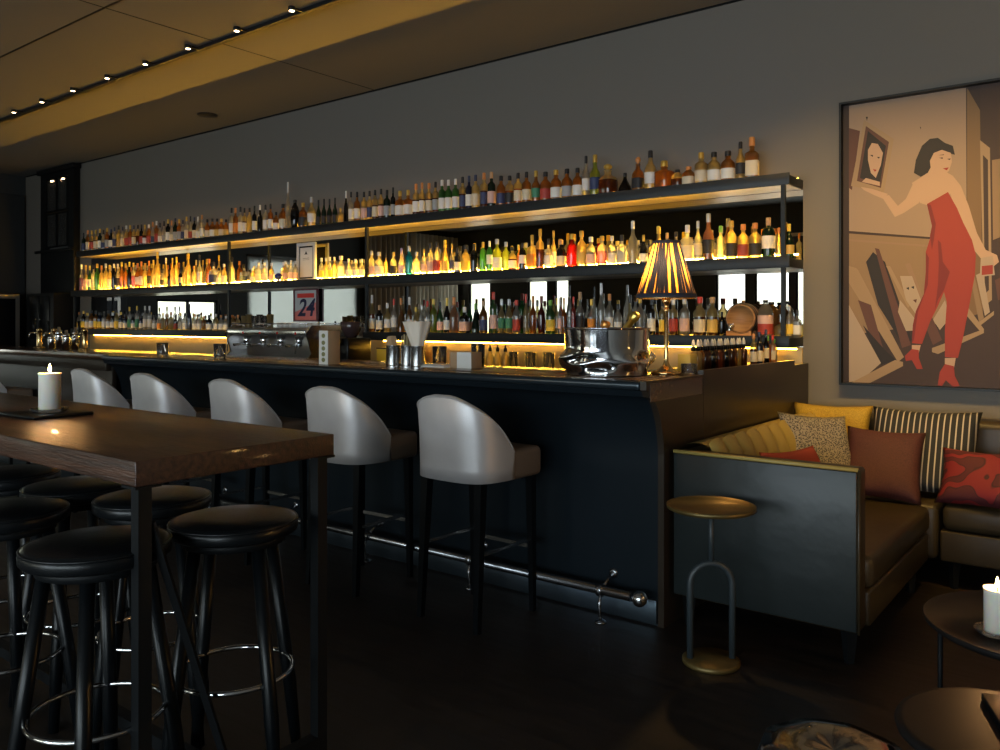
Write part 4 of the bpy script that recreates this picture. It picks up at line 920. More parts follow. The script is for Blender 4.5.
for (kind_, x, y, r_, h_, code, t) in ROWS:
    bottle(x, y, ZS['tml'[kind_]], r_, h_, code, t, GRP['tml'[kind_]])

# ================================================================ BAR COUNTER
def bar():
    r = empty('bar_counter', (-4.1, 3.5, 0))
    ox, oy = -4.1, 3.5
    prof = [(3.38, .10), (3.38, .74)]
    for k in range(1, 13):
        a = k/12*PI/2
        prof.append((3.38-.145*(1-math.cos(a)), .74+.31*math.sin(a)))
    prof += [(3.222, 1.078)]
    # navy curved front
    b = MB()
    pf = prof+[(3.30, 1.078), (3.42, .74), (3.42, .10)]
    b.prism([(y-oy, z) for y, z in pf], 'x', -6.49-ox, X_END-.03-ox, 0, True)
    o = b.build('front_panel', M_navy, r); m = o.modifiers.new('e', 'EDGE_SPLIT'); m.split_angle = R(35)
    # left section with flush brown wood front
    b = MB(); b.box(-11.34-ox, -6.50-ox, 3.30-oy, 3.34-oy, .10, 1.08, bev=.003); b.build('side_front', M_barend, r)
    b = MB(); b.box(-11.34-ox, -6.50-ox, 3.25-oy, 3.30-oy, .99, 1.08, bev=.006); b.build('side_moulding', M_barend, r)
    # kick plate
    b = MB(); b.box(-11.34-ox, X_END-.03-ox, 3.385-oy, 3.42-oy, 0, .10); b.box(-6.49-ox, X_END-.03-ox, 3.362-oy, 3.384-oy, .01, .12, bev=.004); b.build('kick_plate', M_kick, r)
    # body
    b = MB(); b.box(-11.34-ox, X_END-.06-ox, 3.43-oy, 3.80-oy, 0, 1.07); b.build('bar_body', M_black, r)
    # worktop with rounded dark nosing
    b = MB(); b.box(-11.34-ox, X_END-ox, 3.30-oy, 3.86-oy, 1.08, Z_BAR, bev=.004); b.build('worktop', M_bartop, r)
    b = MB(); b.box(-6.49-ox, X_END-.03-ox, 3.205-oy, 3.298-oy, 1.079, Z_BAR-.001, bev=.016, seg=4); b.build('nosing', M_nose, r)
    # end panel with the same curve, running back to the wall
    b = MB()
    pe = [(3.374, 0), (3.374, .74)]+[(y-.004, z) for y, z in prof[2:]]+[(3.205, 1.082), (3.205, Z_BAR+.001), (3.80, Z_BAR+.001), (3.80, 0)]
    b.prism([(y-oy, z) for y, z in pe], 'x', X_END-.028-ox, X_END+.002-ox)
    b.build('end_panel', M_barend, r)
    b = MB(); b.box(X_END+.003-ox, X_END+.006-ox, 3.24-oy, 3.78-oy, 1.03, 1.11); b.build('end_trim', M_bartop, r)
    rr_ = empty('end_partition', (X_END, 4.62, 0))
    b = MB(); b.prism([(3.803-4.62, 0), (3.803-4.62, 1.142), (5.17-4.62, 1.142), (5.17-4.62, 1.112), (5.44-4.62, 1.112), (5.44-4.62, 0)], 'x', -.028, .002); b.build('panel', M_barend, rr_)
    tag(rr_, 'dark brown lacquered half-height panel running from the bar to the wall', 'partition')
    rx, ry = -1.9, 4.2; rq = empty('return_counter', (rx, ry, 0))
    b = MB(); b.box(-2.10-rx, X_END-.03-rx, 3.87-ry, 4.55-ry, 1.08, Z_BAR, bev=.004); b.box(-2.08-rx, X_END-.03-rx, 3.87-ry, 4.55-ry, 0, 1.08); b.build('counter_top', M_black, rq); tag(rq, 'short black return counter under the dropper bottles', 'counter')
    tag(r, 'long curved dark navy bar counter with wooden top and brown end panel', 'bar counter')
bar()
# foot rail
def rail():
    r = empty('foot_rail', (-1.74, 3.26, .15))
    b = MB(); b.tube([(-4.7, 0, 0), (-.04, 0, 0)], .021, 14); b.build('rail', M_rail, r)
    b = MB(); b.sphere((0, 0, 0), .036, n=20); b.build('ball_end', M_chrome, r)
    for x in (-.20, -.98, -1.76, -2.54, -3.32, -4.10):
        b = MB(); b.lathe([(.026, -.016), (.030, -.010), (.030, .010), (.026, .016)], 16, M=Matrix.Translation((x, 0, 0)) @ Matrix.Rotation(PI/2, 4, 'Y'))
        b.tube([(x, 0, -.02), (x, -.012, -.07), (x, -.004, -.115), (x, .0, -.139)], .008, 8)
        b.lathe([(.028, -.150), (.028, -.144), (.018, -.138), (.010, -.136)], 16, (x, 0, 0))
        b.tube([(x, .018, .004), (x, .07, .035), (x, .114, .05)], .008, 8)
        b.lathe([(.024, 0), (.024, .004), (.012, .010)], 16, M=Matrix.Translation((x, .119, .05)) @ Matrix.Rotation(PI/2, 4, 'X'))
        b.build('bracket', M_rail, r)
    tag(r, 'chrome foot rail with ball end running low along the bar front', 'rail')
rail()

# ================================================================ UPHOLSTERED BAR STOOLS
def bar_stool():
    r = empty('bar_stool', (0, 0, 0))
    # seat
    b = MB(); b.box(-.224, .224, -.06, .235, .652, .792, bev=.028, seg=4); b.box(-.19, .19, -.17, -.055, .66, .78, bev=.02); b.build('seat', M_leather_warm, r)
    # tub back
    b = MB(); t = .032; n = 44
    def outer(u):
        # u 0..1 round the back from front-right to front-left; axis aligned rounded box footprint
        a = -PI*.5+ (u-.5)*PI*1.03
        p = 3.4; ca, sa = math.cos(a), math.sin(a)
        f = 1/((abs(ca)**p+abs(sa)**p)**(1/p))
        return Vector((.228*ca*f, .225*sa*f+.0, 0))
    def top(u):
        w = abs(u-.5)*2
        h = 1.052-(.255*((w-.10)/.90)**1.9 if w > .10 else 0)
        return h
    rows = []
    for i in range(n+1):
        u = i/n; o = outer(u); nrm = Vector((o.x*.9, o.y, 0)).normalized(); inn = o-nrm*t*1.4
        h = top(u); lean = Vector((0, -.02, 0))*(max(0, -o.y)/.22)
        ring = []
        for (pos, z) in ((o, .662), (o, .72), (o+lean*.3, .78+(h-.78)*.4), (o+lean, h-.015), (o*.9+inn*.1+lean, h-.003), ((o+inn)/2+lean, h), (inn*.9+o*.1+lean, h-.004), (inn+lean, h-.018), (inn+lean*.3, .78+(h-.78)*.4), (inn, .72), (inn, .662)):
            ring.append(b.bm.verts.new((pos.x, pos.y, z)))
        rows.append(ring)
    for i in range(n):
        for j in range(len(rows[0])):
            k = (j+1) % len(rows[0])
            f = b.bm.faces.new((rows[i][j], rows[i+1][j], rows[i+1][k], rows[i][k])); f.smooth = True
    b.bm.faces.new(rows[0]); b.bm.faces.new(list(reversed(rows[-1])))
    bk = b.build('backrest', M_leather_slv, r)
    # seam piping along rim
    b = MB(); pts = []
    for i in range(n+1):
        u = i/n; o = outer(u); lean = Vector((0, -.02, 0))*(max(0, -o.y)/.22); p = o*1.0+lean; pts.append((p.x*1.003, p.y*1.003, top(u)-.010))
    b.tube(pts, .0035, 6); b.build('piping', M_leather_slv, bk)
    for sx in (-1, 1):
        b = MB(); b.box(-.215, .215, -.19, .20, .64, .66) if sx > 2 else None
        # rear leg, raked back; front leg straight
        b = MB(); mk = lambda x0, y0, w0, x1, y1, w1, z0, z1: b.grid(lambda u, v: (
            (x0+(x1-x0)*v)+(w0+(w1-w0)*v)*(-1 if u < .2 or u > .7 else 1), (y0+(y1-y0)*v)+(w0+(w1-w0)*v)*(-1 if u < .45 else 1), z0+(z1-z0)*v), 4, 1, wrap=True, smooth=False)
        mk(sx*.175, -.19, .013, sx*.165, -.155, .021, .0, .668); b.build('leg', M_black, r)
        b = MB(); mk(sx*.185, .205, .012, sx*.180, .195, .019, .0, .655); b.build('leg', M_black, r)
        b = MB(); b.box(sx*.176-.006, sx*.176+.006, -.165, .19, .335, .350); b.build('footrest', M_steel, r)
    b = MB(); b.box(-.17, .17, .193, .205, .30, .318); b.build('footrest', M_steel, r)
    return r
bs = bar_stool()
sx_l = [(-2.47, 'silver-grey upholstered bar stool nearest the bar end, its whole back in view'),
        (-3.28, 'silver-grey bar stool half behind the right corner of the wooden table'),
        (-4.17, 'silver-grey bar stool, third from the bar end, rising behind the table'),
        (-5.07, 'silver-grey bar stool, fourth from the bar end, behind the middle of the table'),
        (-5.90, 'silver-grey bar stool right behind the candle, fifth from the bar end'),
        (-7.98, 'silver-grey bar stool farthest left, cut off by the picture edge')]
for i, (x, lab) in enumerate(sx_l):
    o = bs if i == 0 else copy_tree(bs)
    o.location = (x, 3.0, 0); o.rotation_euler = (0, 0, R((-1.5, 2, 0, 1, -1, 0)[i]))
    tag(o, lab, 'bar stool', 'upholstered stools along the bar')

# ================================================================ HIGH TABLE
def table():
    r = empty('high_table', (-1.98, 1.375, 0))
    b = MB(); b.box(-2.75, 0, -.31, .335, .965, 1.03, bev=.003); b.build('tabletop', M_table, r)
    for (x, y) in ((-.035, -.275), (-.035, .303), (-2.70, -.275), (-2.70, .303)):
        b = MB(); b.box(x-.018, x+.018, y-.018, y+.018, 0, .962); b.box(x-.035, x+.035, y-.035, y+.035, .958, .9645)
        b.build('leg', M_blackmatte, r)
    b = MB(); b.box(-2.72, -.01, -.02, .02, .055, .095); b.box(-.055, -.015, -.275, .303, .055, .095); b.box(-2.72, -2.68, -.275, .303, .055, .095); b.build('stretcher', M_blackmatte, r)
    b = MB(); b.tube([(-.035, -.25, .86), (-.035, -.01, .09)], .013, 4, smooth=False); b.build('brace', M_blackmatte, r)
    tag(r, 'tall narrow dark wooden table with black steel legs in the foreground', 'table')
table()

# ================================================================ ROUND HIGH STOOLS
def round_stool():
    r = empty('round_stool', (0, 0, 0))
    b = MB(); b.lathe([(.0, .748), (.178, .748), (.187, .756), (.188, .775), (.182, .788), (.165, .794), (.08, .799), (0, .8)], 48); b.build('seat', M_leather_blk, r)
    b = MB(); b.tube([(.184*math.cos(a), .184*math.sin(a), .785) for a in [2*PI*k/48 for k in range(48)]], .004, 6, closed=True); b.build('seat_piping', M_leather_blk, r)
    b = MB(); b.lathe([(.13, .72), (.15, .722), (.15, .747), (.13, .7475)], 32); b.build('seat_ring', M_blackmatte, r)
    for k in range(4):
        a = PI/4+k*PI/2; ca, sa = math.cos(a), math.sin(a)
        b = MB(); b.tube([(.225*ca, .225*sa, 0.0), (.195*ca, .195*sa, .25), (.125*ca, .125*sa, .735)], [.016, .021, .019], 14); b.build('leg', M_black, r)
    b = MB(); b.tube([(.170*math.cos(a), .170*math.sin(a), .335) for a in [2*PI*k/56 for k in range(56)]], .0075, 10, closed=True); b.build('foot_ring', M_chrome, r)
    return r
rs = round_stool()
RS = [(-2.145, 1.462, 42, 'round black leather stool at the table corner, between both front legs of the table'),
      (-2.206, 1.080, 9, 'round black stool nearest the camera, partly behind the near table leg'),
      (-2.634, 1.479, 54, 'round black stool just behind the table leg, left of the corner stool'),
      (-2.823, 1.085, 12, 'round black stool at the left picture edge, left of the nearest stool'),
      (-3.035, 1.42, 0, 'round black stool under the table with gold light on its seat'),
      (-3.50, 1.36, 0, 'round black stool farthest left under the table edge')]
for i, (x, y, a, lab) in enumerate(RS):
    o = rs if i == 0 else copy_tree(rs)
    o.location = (x, y, 0); o.rotation_euler = (0, 0, R(a)); tag(o, lab, 'stool', 'round stools around the high table')

# ================================================================ CANDLES
E_flame = emit('candle_flame', (1.0, .52, .16), 55)
def candle(x, y, z, rad, h, lab, glab, glow):
    g = MB(); g.lathe([(.0, 0), (rad*1.45, 0), (rad*1.75, .010), (rad*1.72, .013), (rad*1.40, .005), (0, .005)], 36)
    o = g.build('candle_dish', M_tglassy); o.location = (x, y, z); tag(o, glab, 'dish')
    c = empty('pillar_candle', (x, y, z+.0055))
    b = MB(); b.lathe([(0, 0), (rad, 0), (rad, h-.008), (rad*1.06, h-.003), (rad*1.04, h), (rad*.9, h-.004), (rad*.5, h-.010), (0, h-.012)], 36); b.build('wax', M_wax, c)
    b = MB(); b.tube([(0, 0, h-.012), (.001, 0, h+.004)], .0012, 6); b.build('wick', M_black, c)
    b = MB(); b.lathe([(.0, h+.002), (.0045, h+.007), (.0058, h+.013), (.004, h+.022), (.0015, h+.031), (0, h+.036)], 14); b.build('flame', E_flame, c)
    tag(c, lab, 'candle')
    l = bpy.data.lights.new('candle_light', 'POINT'); l.energy = glow; l.color = (1, .50, .18); l.shadow_soft_size = .01
    lo = bpy.data.objects.new('candle_light', l); COL.objects.link(lo); lo.location = (x, y, z+h+.05)
M_tglassy = glass('clear_table_glass', (.95, .95, .95), .82, .4, .04)
b = MB(); b.box(-.14, .14, -.11, .11, 0, .012, bev=.003); o = b.build('serving_slab', M_black); o.location = (-3.25, 1.395, 1.0305); o.rotation_euler = (0, 0, R(3))
tag(o, 'flat black square slab under the candle on the wooden table', 'tray')
candle(-3.235, 1.405, 1.0430, .038, .140, 'lit white pillar candle on the tall wooden table', 'round glass dish under the tall table candle', CANDLE1)

# ================================================================ OBJECTS ON THE BAR
# tumblers
def tumbler(x, y, z, r, h, lab, group=None, m=None):
    b = MB(); b.lathe([(0, 0), (r*.86, 0), (r*.9, .004), (r, h), (r*.93, h), (r*.84, .012), (0, .010)], 24)
    o = b.build('tumbler_glass', m or M_tglassy); o.location = (x, y, z); tag(o, lab, 'glass', group); return o
ZB = Z_BAR+.0005
tumbler(-5.92, 3.40, ZB, .044, .10, 'clear tumbler on the bar, farther of the two, behind the left stools')
tumbler(-5.16, 3.40, ZB, .044, .105, 'clear tumbler on the bar left of the coffee machine')
# menu box
r = empty('menu_box', (-3.93, 3.36, ZB), R(-3))
b = MB(); b.box(-.042, .042, -.045, .045, 0, .205, bev=.002); b.build('box', M_kraft, r)
b = MB(); b.box(-.043, .043, -.0495, -.0455, -.0, .207); fc = b.build('front_card', M_paper, r)
b = MB()
M_olive = mat('olive_print', (.20, .19, .07), .7)
for k in range(5):
    zc = .028+k*.035+(.008 if k == 4 else 0)
    b.lathe([(0, 0), (.0145, 0)], 18, M=Matrix.Translation((.0, -.0499, zc)) @ Matrix.Rotation(PI/2, 4, 'X') @ Matrix.Diagonal((1.25, .95, 1, 1)), cap=False)
b.build('printed_emblem', M_olive, fc)
tag(r, 'narrow upright box with five olive emblems on a white face', 'box')
# steel cups with straws, sticks and paper
SCUP = [(-3.51, 3.49, 'left'), (-3.42, 3.52, 'mid'), (-3.31, 3.49, 'right')]
labs = ['steel cup holding short brown napkins, leftmost of three on the bar', 'steel cup holding a straw bundle, middle of three on the bar', 'steel cup holding a fanned paper cone, rightmost of three on the bar']
for (x, y, _), lab in zip(SCUP, labs):
    b = MB(); b.lathe([(0, 0), (.042, 0), (.043, .004), (.043, .118), (.0445, .121), (.041, .121), (.040, .004), (0, .004)], 32)
    o = b.build('steel_cup', M_steel); o.location = (x, y, ZB); tag(o, lab, 'cup', 'steel cups on the bar')
b = MB()
for k in range(7):
    a = k*.9; b.box(-.022, .022, -.001+k*.003-.01, .001+k*.003-.01, .012, .165+.006*(k % 3), M=Matrix.Translation((-.005, 0, 0)) @ Matrix.Rotation(R(-8+k*1.5), 4, 'Y'))
o = b.build('napkin_stack', M_kraft); o.location = (-3.51, 3.49, ZB); tag(o, 'short brown paper napkins standing in the left steel cup', 'napkins')
for k in range(22):
    pass
b = MB()
for k in range(30):
    a = k*2.4; q = .033*math.sqrt((k+.5)/30); b.tube([(q*math.cos(a)*.9, q*math.sin(a)*.9, .008), (q*math.cos(a)*1.2, q*math.sin(a)*1.2, .175+.004*(k % 4))], .0032, 6)
o = b.build('straw_bundle', M_straw); o.location = (-3.42, 3.52, ZB); tag(o, 'bundle of pale straws standing in the middle steel cup', 'straws', kind='stuff')
b = MB(); b.lathe([(.024, .01), (.036, .12), (.084, .262), (.082, .263), (.034, .122), (.022, .012)], 40, wob=lambda a, z: (.006 if z > .2 else .0015)*math.sin(a*7), cap=False)
for k in range(3):
    b.lathe([(.020, .01), (.032-.003*k, .12), (.076-.006*k, .252-.006*k)], 36, wob=lambda a, z: (.005 if z > .2 else .001)*math.sin(a*7+1), cap=False)
o = b.build('paper_cone', M_cream); o.location = (-3.31, 3.49, ZB); tag(o, 'wide fanned cone of cream paper sheets in the right steel cup', 'paper')
# folded cloth + napkin box
b = MB(); b.box(-.09, .09, -.06, .06, 0, .010, bev=.004); b.box(-.085, .085, -.055, .055, .010, .018, bev=.004)
o = b.build('folded_cloth', M_paper); o.location = (-3.17, 3.52, ZB); tag(o, 'low folded white cloth on the bar between steel cups and cube box', 'cloth')
r = empty('napkin_box', (-2.975, 3.56, ZB), R(0))
b = MB(); b.box(-.108, .052, -.045, .045, 0, .090, bev=.001); b.build('box', M_kraft, r)
b = MB(); b.box(-.0525, .0525, -.0475, -.0452, 0, .0905); b.build('white_face', M_paper, r)
tag(r, 'small cube box with white face and brown side on the bar', 'box')

# champagne bucket with crumpled relief
def bucket():
    r = empty('champagne_bucket', (-2.068, 3.535, ZB))
    rnd = random.Random(5)
    bumps = [(rnd.uniform(0, 2*PI), rnd.uniform(.035, .10), rnd.uniform(.12, .34), rnd.uniform(.013, .026), rnd.choice((-1, 1, 1))*rnd.uniform(.013, .026)) for _ in range(28)]
    def wob(a, z):
        if z < .012 or z > .150: return 0
        v = 0
        for (ba, bz, wa, wz, am) in bumps:
            da = (a-ba+PI) % (2*PI)-PI
            v += am*math.exp(-(da/wa)**2-((z-bz)/wz)**2)
        v += .016*math.exp(-((z-.075)/.035)**2)*(.5+.5*math.sin(a*6+2*math.sin(a*2)))
        return v*min(1, (z-.012)/.02)*min(1, (.150-z)/.03)
    prof = [(0, 0), (.185, 0), (.19, .004)]+[(.190+.012*(i/40), .006+.214*i/40) for i in range(41)]+[(.205, .222), (.204, .226), (.198, .226), (.197, .22), (.188, .02), (0, .018)]
    b = MB(); b.lathe(prof, 128, wob=wob); b.build('vessel', M_silver, r)
    r.scale = (1.05, 1.05, 1.03)
    tag(r, 'large polished silver champagne bucket with crumpled relief band', 'wine bucket')
bucket()
def champ(base, top, neckm, bodym, lab):
    b0, t0 = Vector(base), Vector(top); d = t0-b0; h = d.length
    q = d.to_track_quat('Z', 'Y')
    r = empty('champagne_bottle', base); r.rotation_mode = 'QUATERNION'; r.rotation_quaternion = q
    b = MB(); b.lathe([(.036, 0), (.042, .01), (.042, h*.42), (.037, h*.52), (.026, h*.63), (.017, h*.72), (.0155, h*.80)], 22); b.build('body', bodym, r)
    b = MB(); b.lathe([(.0175, h*.68), (.0185, h*.72), (.0175, h*.86), (.0215, h*.875), (.0235, h*.90), (.0235, h*.965), (.018, h*.99), (.008, h)], 22); b.build('foil', neckm, r)
    tag(r, lab, 'bottle', 'bottles leaning in the champagne bucket')
champ((-2.13, 3.56, 1.15), (-1.905, 3.55, 1.425), M_goldfoil, M_goldfoil, 'gold-foiled champagne bottle leaning right in the silver bucket')
champ((-2.09, 3.46, 1.15), (-2.02, 3.45, 1.385), M_copper, GM['D'], 'orange-foiled bottle leaning in the silver bucket, left of the gold one')

# lamp with pleated shade
def lamp():
    r = empty('table_lamp', (-1.845, 3.735, ZB)); r.scale = (1.08, 1.08, 1.03)
    b = MB(); b.lathe([(0, 0), (.068, 0), (.072, .006), (.070, .012), (.055, .018), (.030, .030), (.018, .042), (.0115, .060), (.0095, .08), (.0095, .30), (.013, .305), (.013, .315), (.009, .32), (.009, .335), (.020, .345), (.0225, .356), (.018, .368), (.010, .378), (.007, .385), (.007, .44)], 32)
    b.build('base', M_brass, r)
    z0, z1 = .375, .640; r0, r1 = .134, .058; n = 46*6
    mm = bpy.data.materials.new('pleated_shade'); mm.use_nodes = True
    nt = mm.node_tree; N = nt.nodes; L = nt.links; N.clear()
    tl = N.new('ShaderNodeBsdfTranslucent'); df = N.new('ShaderNodeBsdfDiffuse'); mx = N.new('ShaderNodeMixShader'); mx.inputs[0].default_value = .35
    tc = N.new('ShaderNodeTexCoord'); sp = N.new('ShaderNodeSeparateXYZ'); at = N.new('ShaderNodeMath'); at.operation = 'ARCTAN2'
    L.new(tc.outputs['Object'], sp.inputs[0]); L.new(sp.outputs[1], at.inputs[0]); L.new(sp.outputs[0], at.inputs[1])
    cb = N.new('ShaderNodeCombineXYZ'); L.new(at.outputs[0], cb.inputs[0]); 
    zz = N.new('ShaderNodeMath'); zz.operation = 'MULTIPLY'; zz.inputs[1].default_value = .35; L.new(sp.outputs[2], zz.inputs[0]); L.new(zz.outputs[0], cb.inputs[2])
    ns = N.new('ShaderNodeTexNoise'); ns.inputs['Scale'].default_value = 7.5; ns.inputs['Detail'].default_value = 2
    L.new(cb.outputs[0], ns.inputs['Vector'])
    rp = N.new('ShaderNodeValToRGB'); e = rp.color_ramp.elements
    e[0].position = .51; e[0].color = (.010, .012, .026, 1); e[1].position = .62; e[1].color = (.80, .40, .07, 1)  # gold streaks show lamplight coming through thin pleats, put into the colour
    L.new(ns.outputs['Fac'], rp.inputs[0]); L.new(rp.outputs[0], tl.inputs[0]); L.new(rp.outputs[0], df.inputs[0])
    out = N.new('ShaderNodeOutputMaterial'); L.new(tl.outputs[0], mx.inputs[1]); L.new(df.outputs[0], mx.inputs[2]); L.new(mx.outputs[0], out.inputs[0])
    b = MB()
    b.lathe([(r0+(r1-r0)*i/8, z0+(z1-z0)*i/8) for i in range(9)], n, wob=lambda a, z: .0032*math.sin(a*46), cap=False)
    sh = b.build('lamp_shade', mm, r)
    M_band = mat('navy_trim', (.02, .028, .05), .7)
    b = MB(); b.lathe([(r0+.004, z0-.006), (r0+.0055, z0), (r0+.002, z0+.014), (r0-.001, z0+.012), (r0, z0-.006)], 64, cap=False); b.build('trim_band', M_band, sh)
    b = MB(); b.lathe([(r1+.004, z1-.012), (r1+.005, z1), (r1+.002, z1+.004), (r1-.002, z1), (r1, z1-.012)], 64, cap=False); b.build('trim_band', M_band, sh)
    b = MB(); b.tube([(r0*math.cos(a), r0*math.sin(a), z0-.008) for a in [2*PI*k/64 for k in range(64)]], .003, 6, closed=True); b.build('brass_ring', M_brass, sh)
    b = MB(); b.lathe([(.012, .43), (.020, .45), (.024, .465), (.018, .485), (0, .495)], 16); b.build('bulb', emit('bulb_glow', (1, .55, .18), 6), r)
    tag(r, 'brass table lamp with pleated dark shade streaked with gold light on the bar end', 'lamp')
    l = bpy.data.lights.new('lamp_light', 'POINT'); l.energy = LAMP; l.color = (1, .56, .18); l.shadow_soft_size = .02
    lo = bpy.data.objects.new('lamp_light', l); COL.objects.link(lo); lo.location = (-1.845, 3.735, ZB+.54)
lamp()
# small things by the lamp
b = MB(); b.lathe([(0, 0), (.035, 0), (.040, .004), (.042, .05), (.040, .05), (.036, .006), (0, .005)], 20)
o = b.build('candle_glass', M_tglassy); o.location = (-1.775, 3.85, ZB); tag(o, 'small glass bowl beside the brass lamp base', 'glass')
b = MB(); b.box(-.035, .035, -.04, .04, 0, .095, bev=.002); o = b.build('yellow_carton', mat('yellow_card', (.62, .45, .09), .6)); o.location = (-1.83, 3.945, ZB)
tag(o, 'pale yellow carton standing at the bar end left of the dropper bottles', 'box')

# dropper bottles
def dropper():
    r = empty('dropper_bottle', (0, 0, 0))
    b = MB(); b.lathe([(.019, 0), (.021, .003), (.021, .088), (.018, .098), (.011, .104), (.011, .112)], 14); b.build('body', GM['B'], r)
    b = MB(); b.lathe([(.013, .108), (.013, .128), (.010, .130)], 12); b.build('collar', M_black, r)
    b = MB(); b.lathe([(.009, .129), (.0105, .135), (.009, .150), (.005, .164), (.002, .168)], 12); b.build('rubber_bulb', M_paper, r)
    return r
dp = dropper()
dl = ['amber', 'brown']
cols = 'YYABBKBUBKBBAYBB'
cn = dict(Y='pale yellow', A='amber', B='brown', K='black', U='copper-red')
nth = ['first', 'second', 'third', 'fourth', 'fifth', 'sixth', 'seventh', 'eighth', 'ninth', 'tenth', 'eleventh', 'twelfth', 'thirteenth', 'fourteenth', 'fifteenth', 'last']
for k, cc in enumerate(cols):
    o = dp if k == 0 else copy_tree(dp)
    o.location = (-1.83+.006*(k % 2), 4.02+k*.0455, Z_BAR+.0005 if k < 11 else Z_BAR+.0005)
    tag(o, '%s dropper bottle, %s from the lamp in the bar end row' % (cn[cc], nth[k]), 'dropper bottle', 'row of dropper bottles at the bar end')
    slots(o.children[0], [GM[cc]])
# second row of small bottles close to wall, standing on small raised end shelf
r = empty('end_cabinet', (-1.92, 4.99, 0))
b = MB(); b.box(-.18, .205, -.42, .19, 1.09, Z_BAR, bev=.003); b.build('board', M_black, r)
b = MB(); b.box(-.17, .200, -.40, .17, 0, 1.089); b.build('cabinet_body', M_black, r)
tag(r, 'black end cabinet by the wall behind the dropper bottles', 'cabinet')
SB = [('RBco', .021, .19, 'cream-labelled brown'), ('RNcb', .022, .20, 'navy'), ('WEck', .021, .17, 'peach'), ('TKcb', .02, .215, 'dark'), ('WOxg', .022, .175, 'orange'), ('WEcr', .02, .18, 'pink-tan'), ('WCxg', .02, .155, 'pale green-capped')]
for k, (cd, rr, hh, nm) in enumerate(SB):
    cd = cd.replace('b', 'n')
    bottle(-1.80+.012*(k % 2), 4.80+k*.058, ZB, rr, hh, cd, 'small %s bottle between the dropper bottles and the brown wall' % nm, 'small bottles near the wall end of the bar')

# ================================================================ BARREL, JARS ON THE BOTTOM SHELF
def barrel():
    r = empty('oak_barrel', (-2.07, 5.33, 1.2785))
    Mx = Matrix.Translation((0, 0, .125)) @ Matrix.Rotation(R(12), 4, 'Z') @ Matrix.Rotation(PI/2, 4, 'X')
    pr = [(0, -.105), (.082, -.105), (.084, -.118), (.091, -.118), (.098, -.07), (.104, -.02), (.105, .02), (.102, .06), (.094, .105), (.085, .105), (.083, .095), (0, .095)]
    pr = [(a, -z) for a, z in reversed(pr)]
    b = MB(); b.lathe(pr, 36, M=Mx, cap=False); b.build('body', M_barrel, r)
    b = MB()
    for z in (-.095, -.055, .055, .088):
        rr = .0965 if abs(z) > .08 else .1025
        b.lathe([(rr+.0005, z-.009), (rr+.003, z-.009), (rr+.003, z+.009), (rr+.0005, z+.009)], 36, M=Mx, cap=False)
    b.build('hoop', M_hoop, r)
    b = MB(); b.box(-.085, .085, -.085, -.055, 0, .045, bev=.004); b.box(-.085, .085, .035, .065, 0, .045, bev=.004); b.build('cradle', M_barrel, r)
    b = MB(); b.tube([(-.02, -.115, .075), (-.028, -.15, .075)], .008, 10); b.tube([(-.028, -.146, .085), (-.028, -.146, .055)], .006, 8); b.box(-.05, -.006, -.150, -.142, .086, .092, bev=.002); b.build('spigot', M_steel, r)
    b = MB(); b.lathe([(.011, .225), (.011, .245), (.009, .247)], 12); b.build('bung', M_barrel, r)
    tag(r, 'small oak barrel with metal spigot on the bottom shelf before the mirror window', 'barrel')
barrel()
def jar(name, x, y, rr, h, m, lab, label_cols=None, cap=M_hoop):
    r = empty(name, (x, y, 1.2785))
    b = MB(); b.lathe([(rr*.9, 0), (rr, .01), (rr, h*.62), (rr*.93, h*.74), (rr*.6, h*.85), (rr*.3, h*.9), (rr*.28, h*.94)], 28); b.build('body', m, r)
    b = MB(); b.lathe([(rr*.34, h*.93), (rr*.34, h), (rr*.3, h)], 16); b.build('cap', cap, r)
    if label_cols:
        b = MB(); b.lathe([(rr*1.01+.001, h*(.10+.045*i)) for i in range(12)], 28, mz=[(0, 1), (h*.36, 0)], cap=False); b.build('label', label_cols, r)
    tag(r, lab, 'jar')
jar('glass_jug', -1.895, 5.262, .048, .245, GM['C'], 'clear jug with portrait label, red lower half, right of the barrel', [LM['p'], LM['r']])
jar('glass_jug', -1.90, 5.385, .058, .235, GM['A'], 'big round amber jug behind the clear labelled jug')
jar('glass_jug', -1.80, 5.285, .044, .10, GM['Y'], 'low squat yellow jar near the right shelf post', None, M_brass)
# blue ball ornament, framed certificate, poster
b = MB(); b.sphere((0, 0, .060), .038, n=20, sc=(1, 1, .9)); b.lathe([(.03, 0), (.034, .004), (.014, .018), (.018, .03)], 20)
o = b.build('blue_bowl', mat('blue_glaze', (.02, .03, .16), .25)); o.location = (-6.93, 5.247, 1.7875); tag(o, 'small dark blue round pot left of the framed certificate', 'pot')
r = empty('framed_certificate', (-6.66, 5.388, 1.7875), 0); 
b = MB(); 
for (x0, x1, z0, z1) in ((-.145, -.11, 0, .40), (.11, .145, 0, .40), (-.11, .11, 0, .035), (-.11, .11, .365, .40)): b.box(x0, x1, -.012, .012, z0, z1, bev=.002)
b.build('frame', mat('white_frame', (.62, .64, .66), .4), r)
b = MB(); b.box(-.11, .11, -.002, .006, .035, .365); b.build('backing_card', M_blackmatte, r)
b = MB(); b.box(-.095, .095, -.006, -.003, .05, .35); sh_ = b.build('sheet', M_paper, r)
b = MB(); b.prism([(-.03, .28), (.03, .28), (.018, .285), (0, .315), (-.018, .285)], 'y', -.0072, -.0066); b.box(-.05, .05, -.0072, -.0066, .24, .243); b.box(-.05, .05, -.0072, -.0066, .225, .227); b.build('print', M_blackmatte, sh_)
tag(r, 'white-framed certificate with small dark emblem standing on the middle shelf', 'picture')
r = empty('number_poster', (-6.73, 5.44, 1.385))
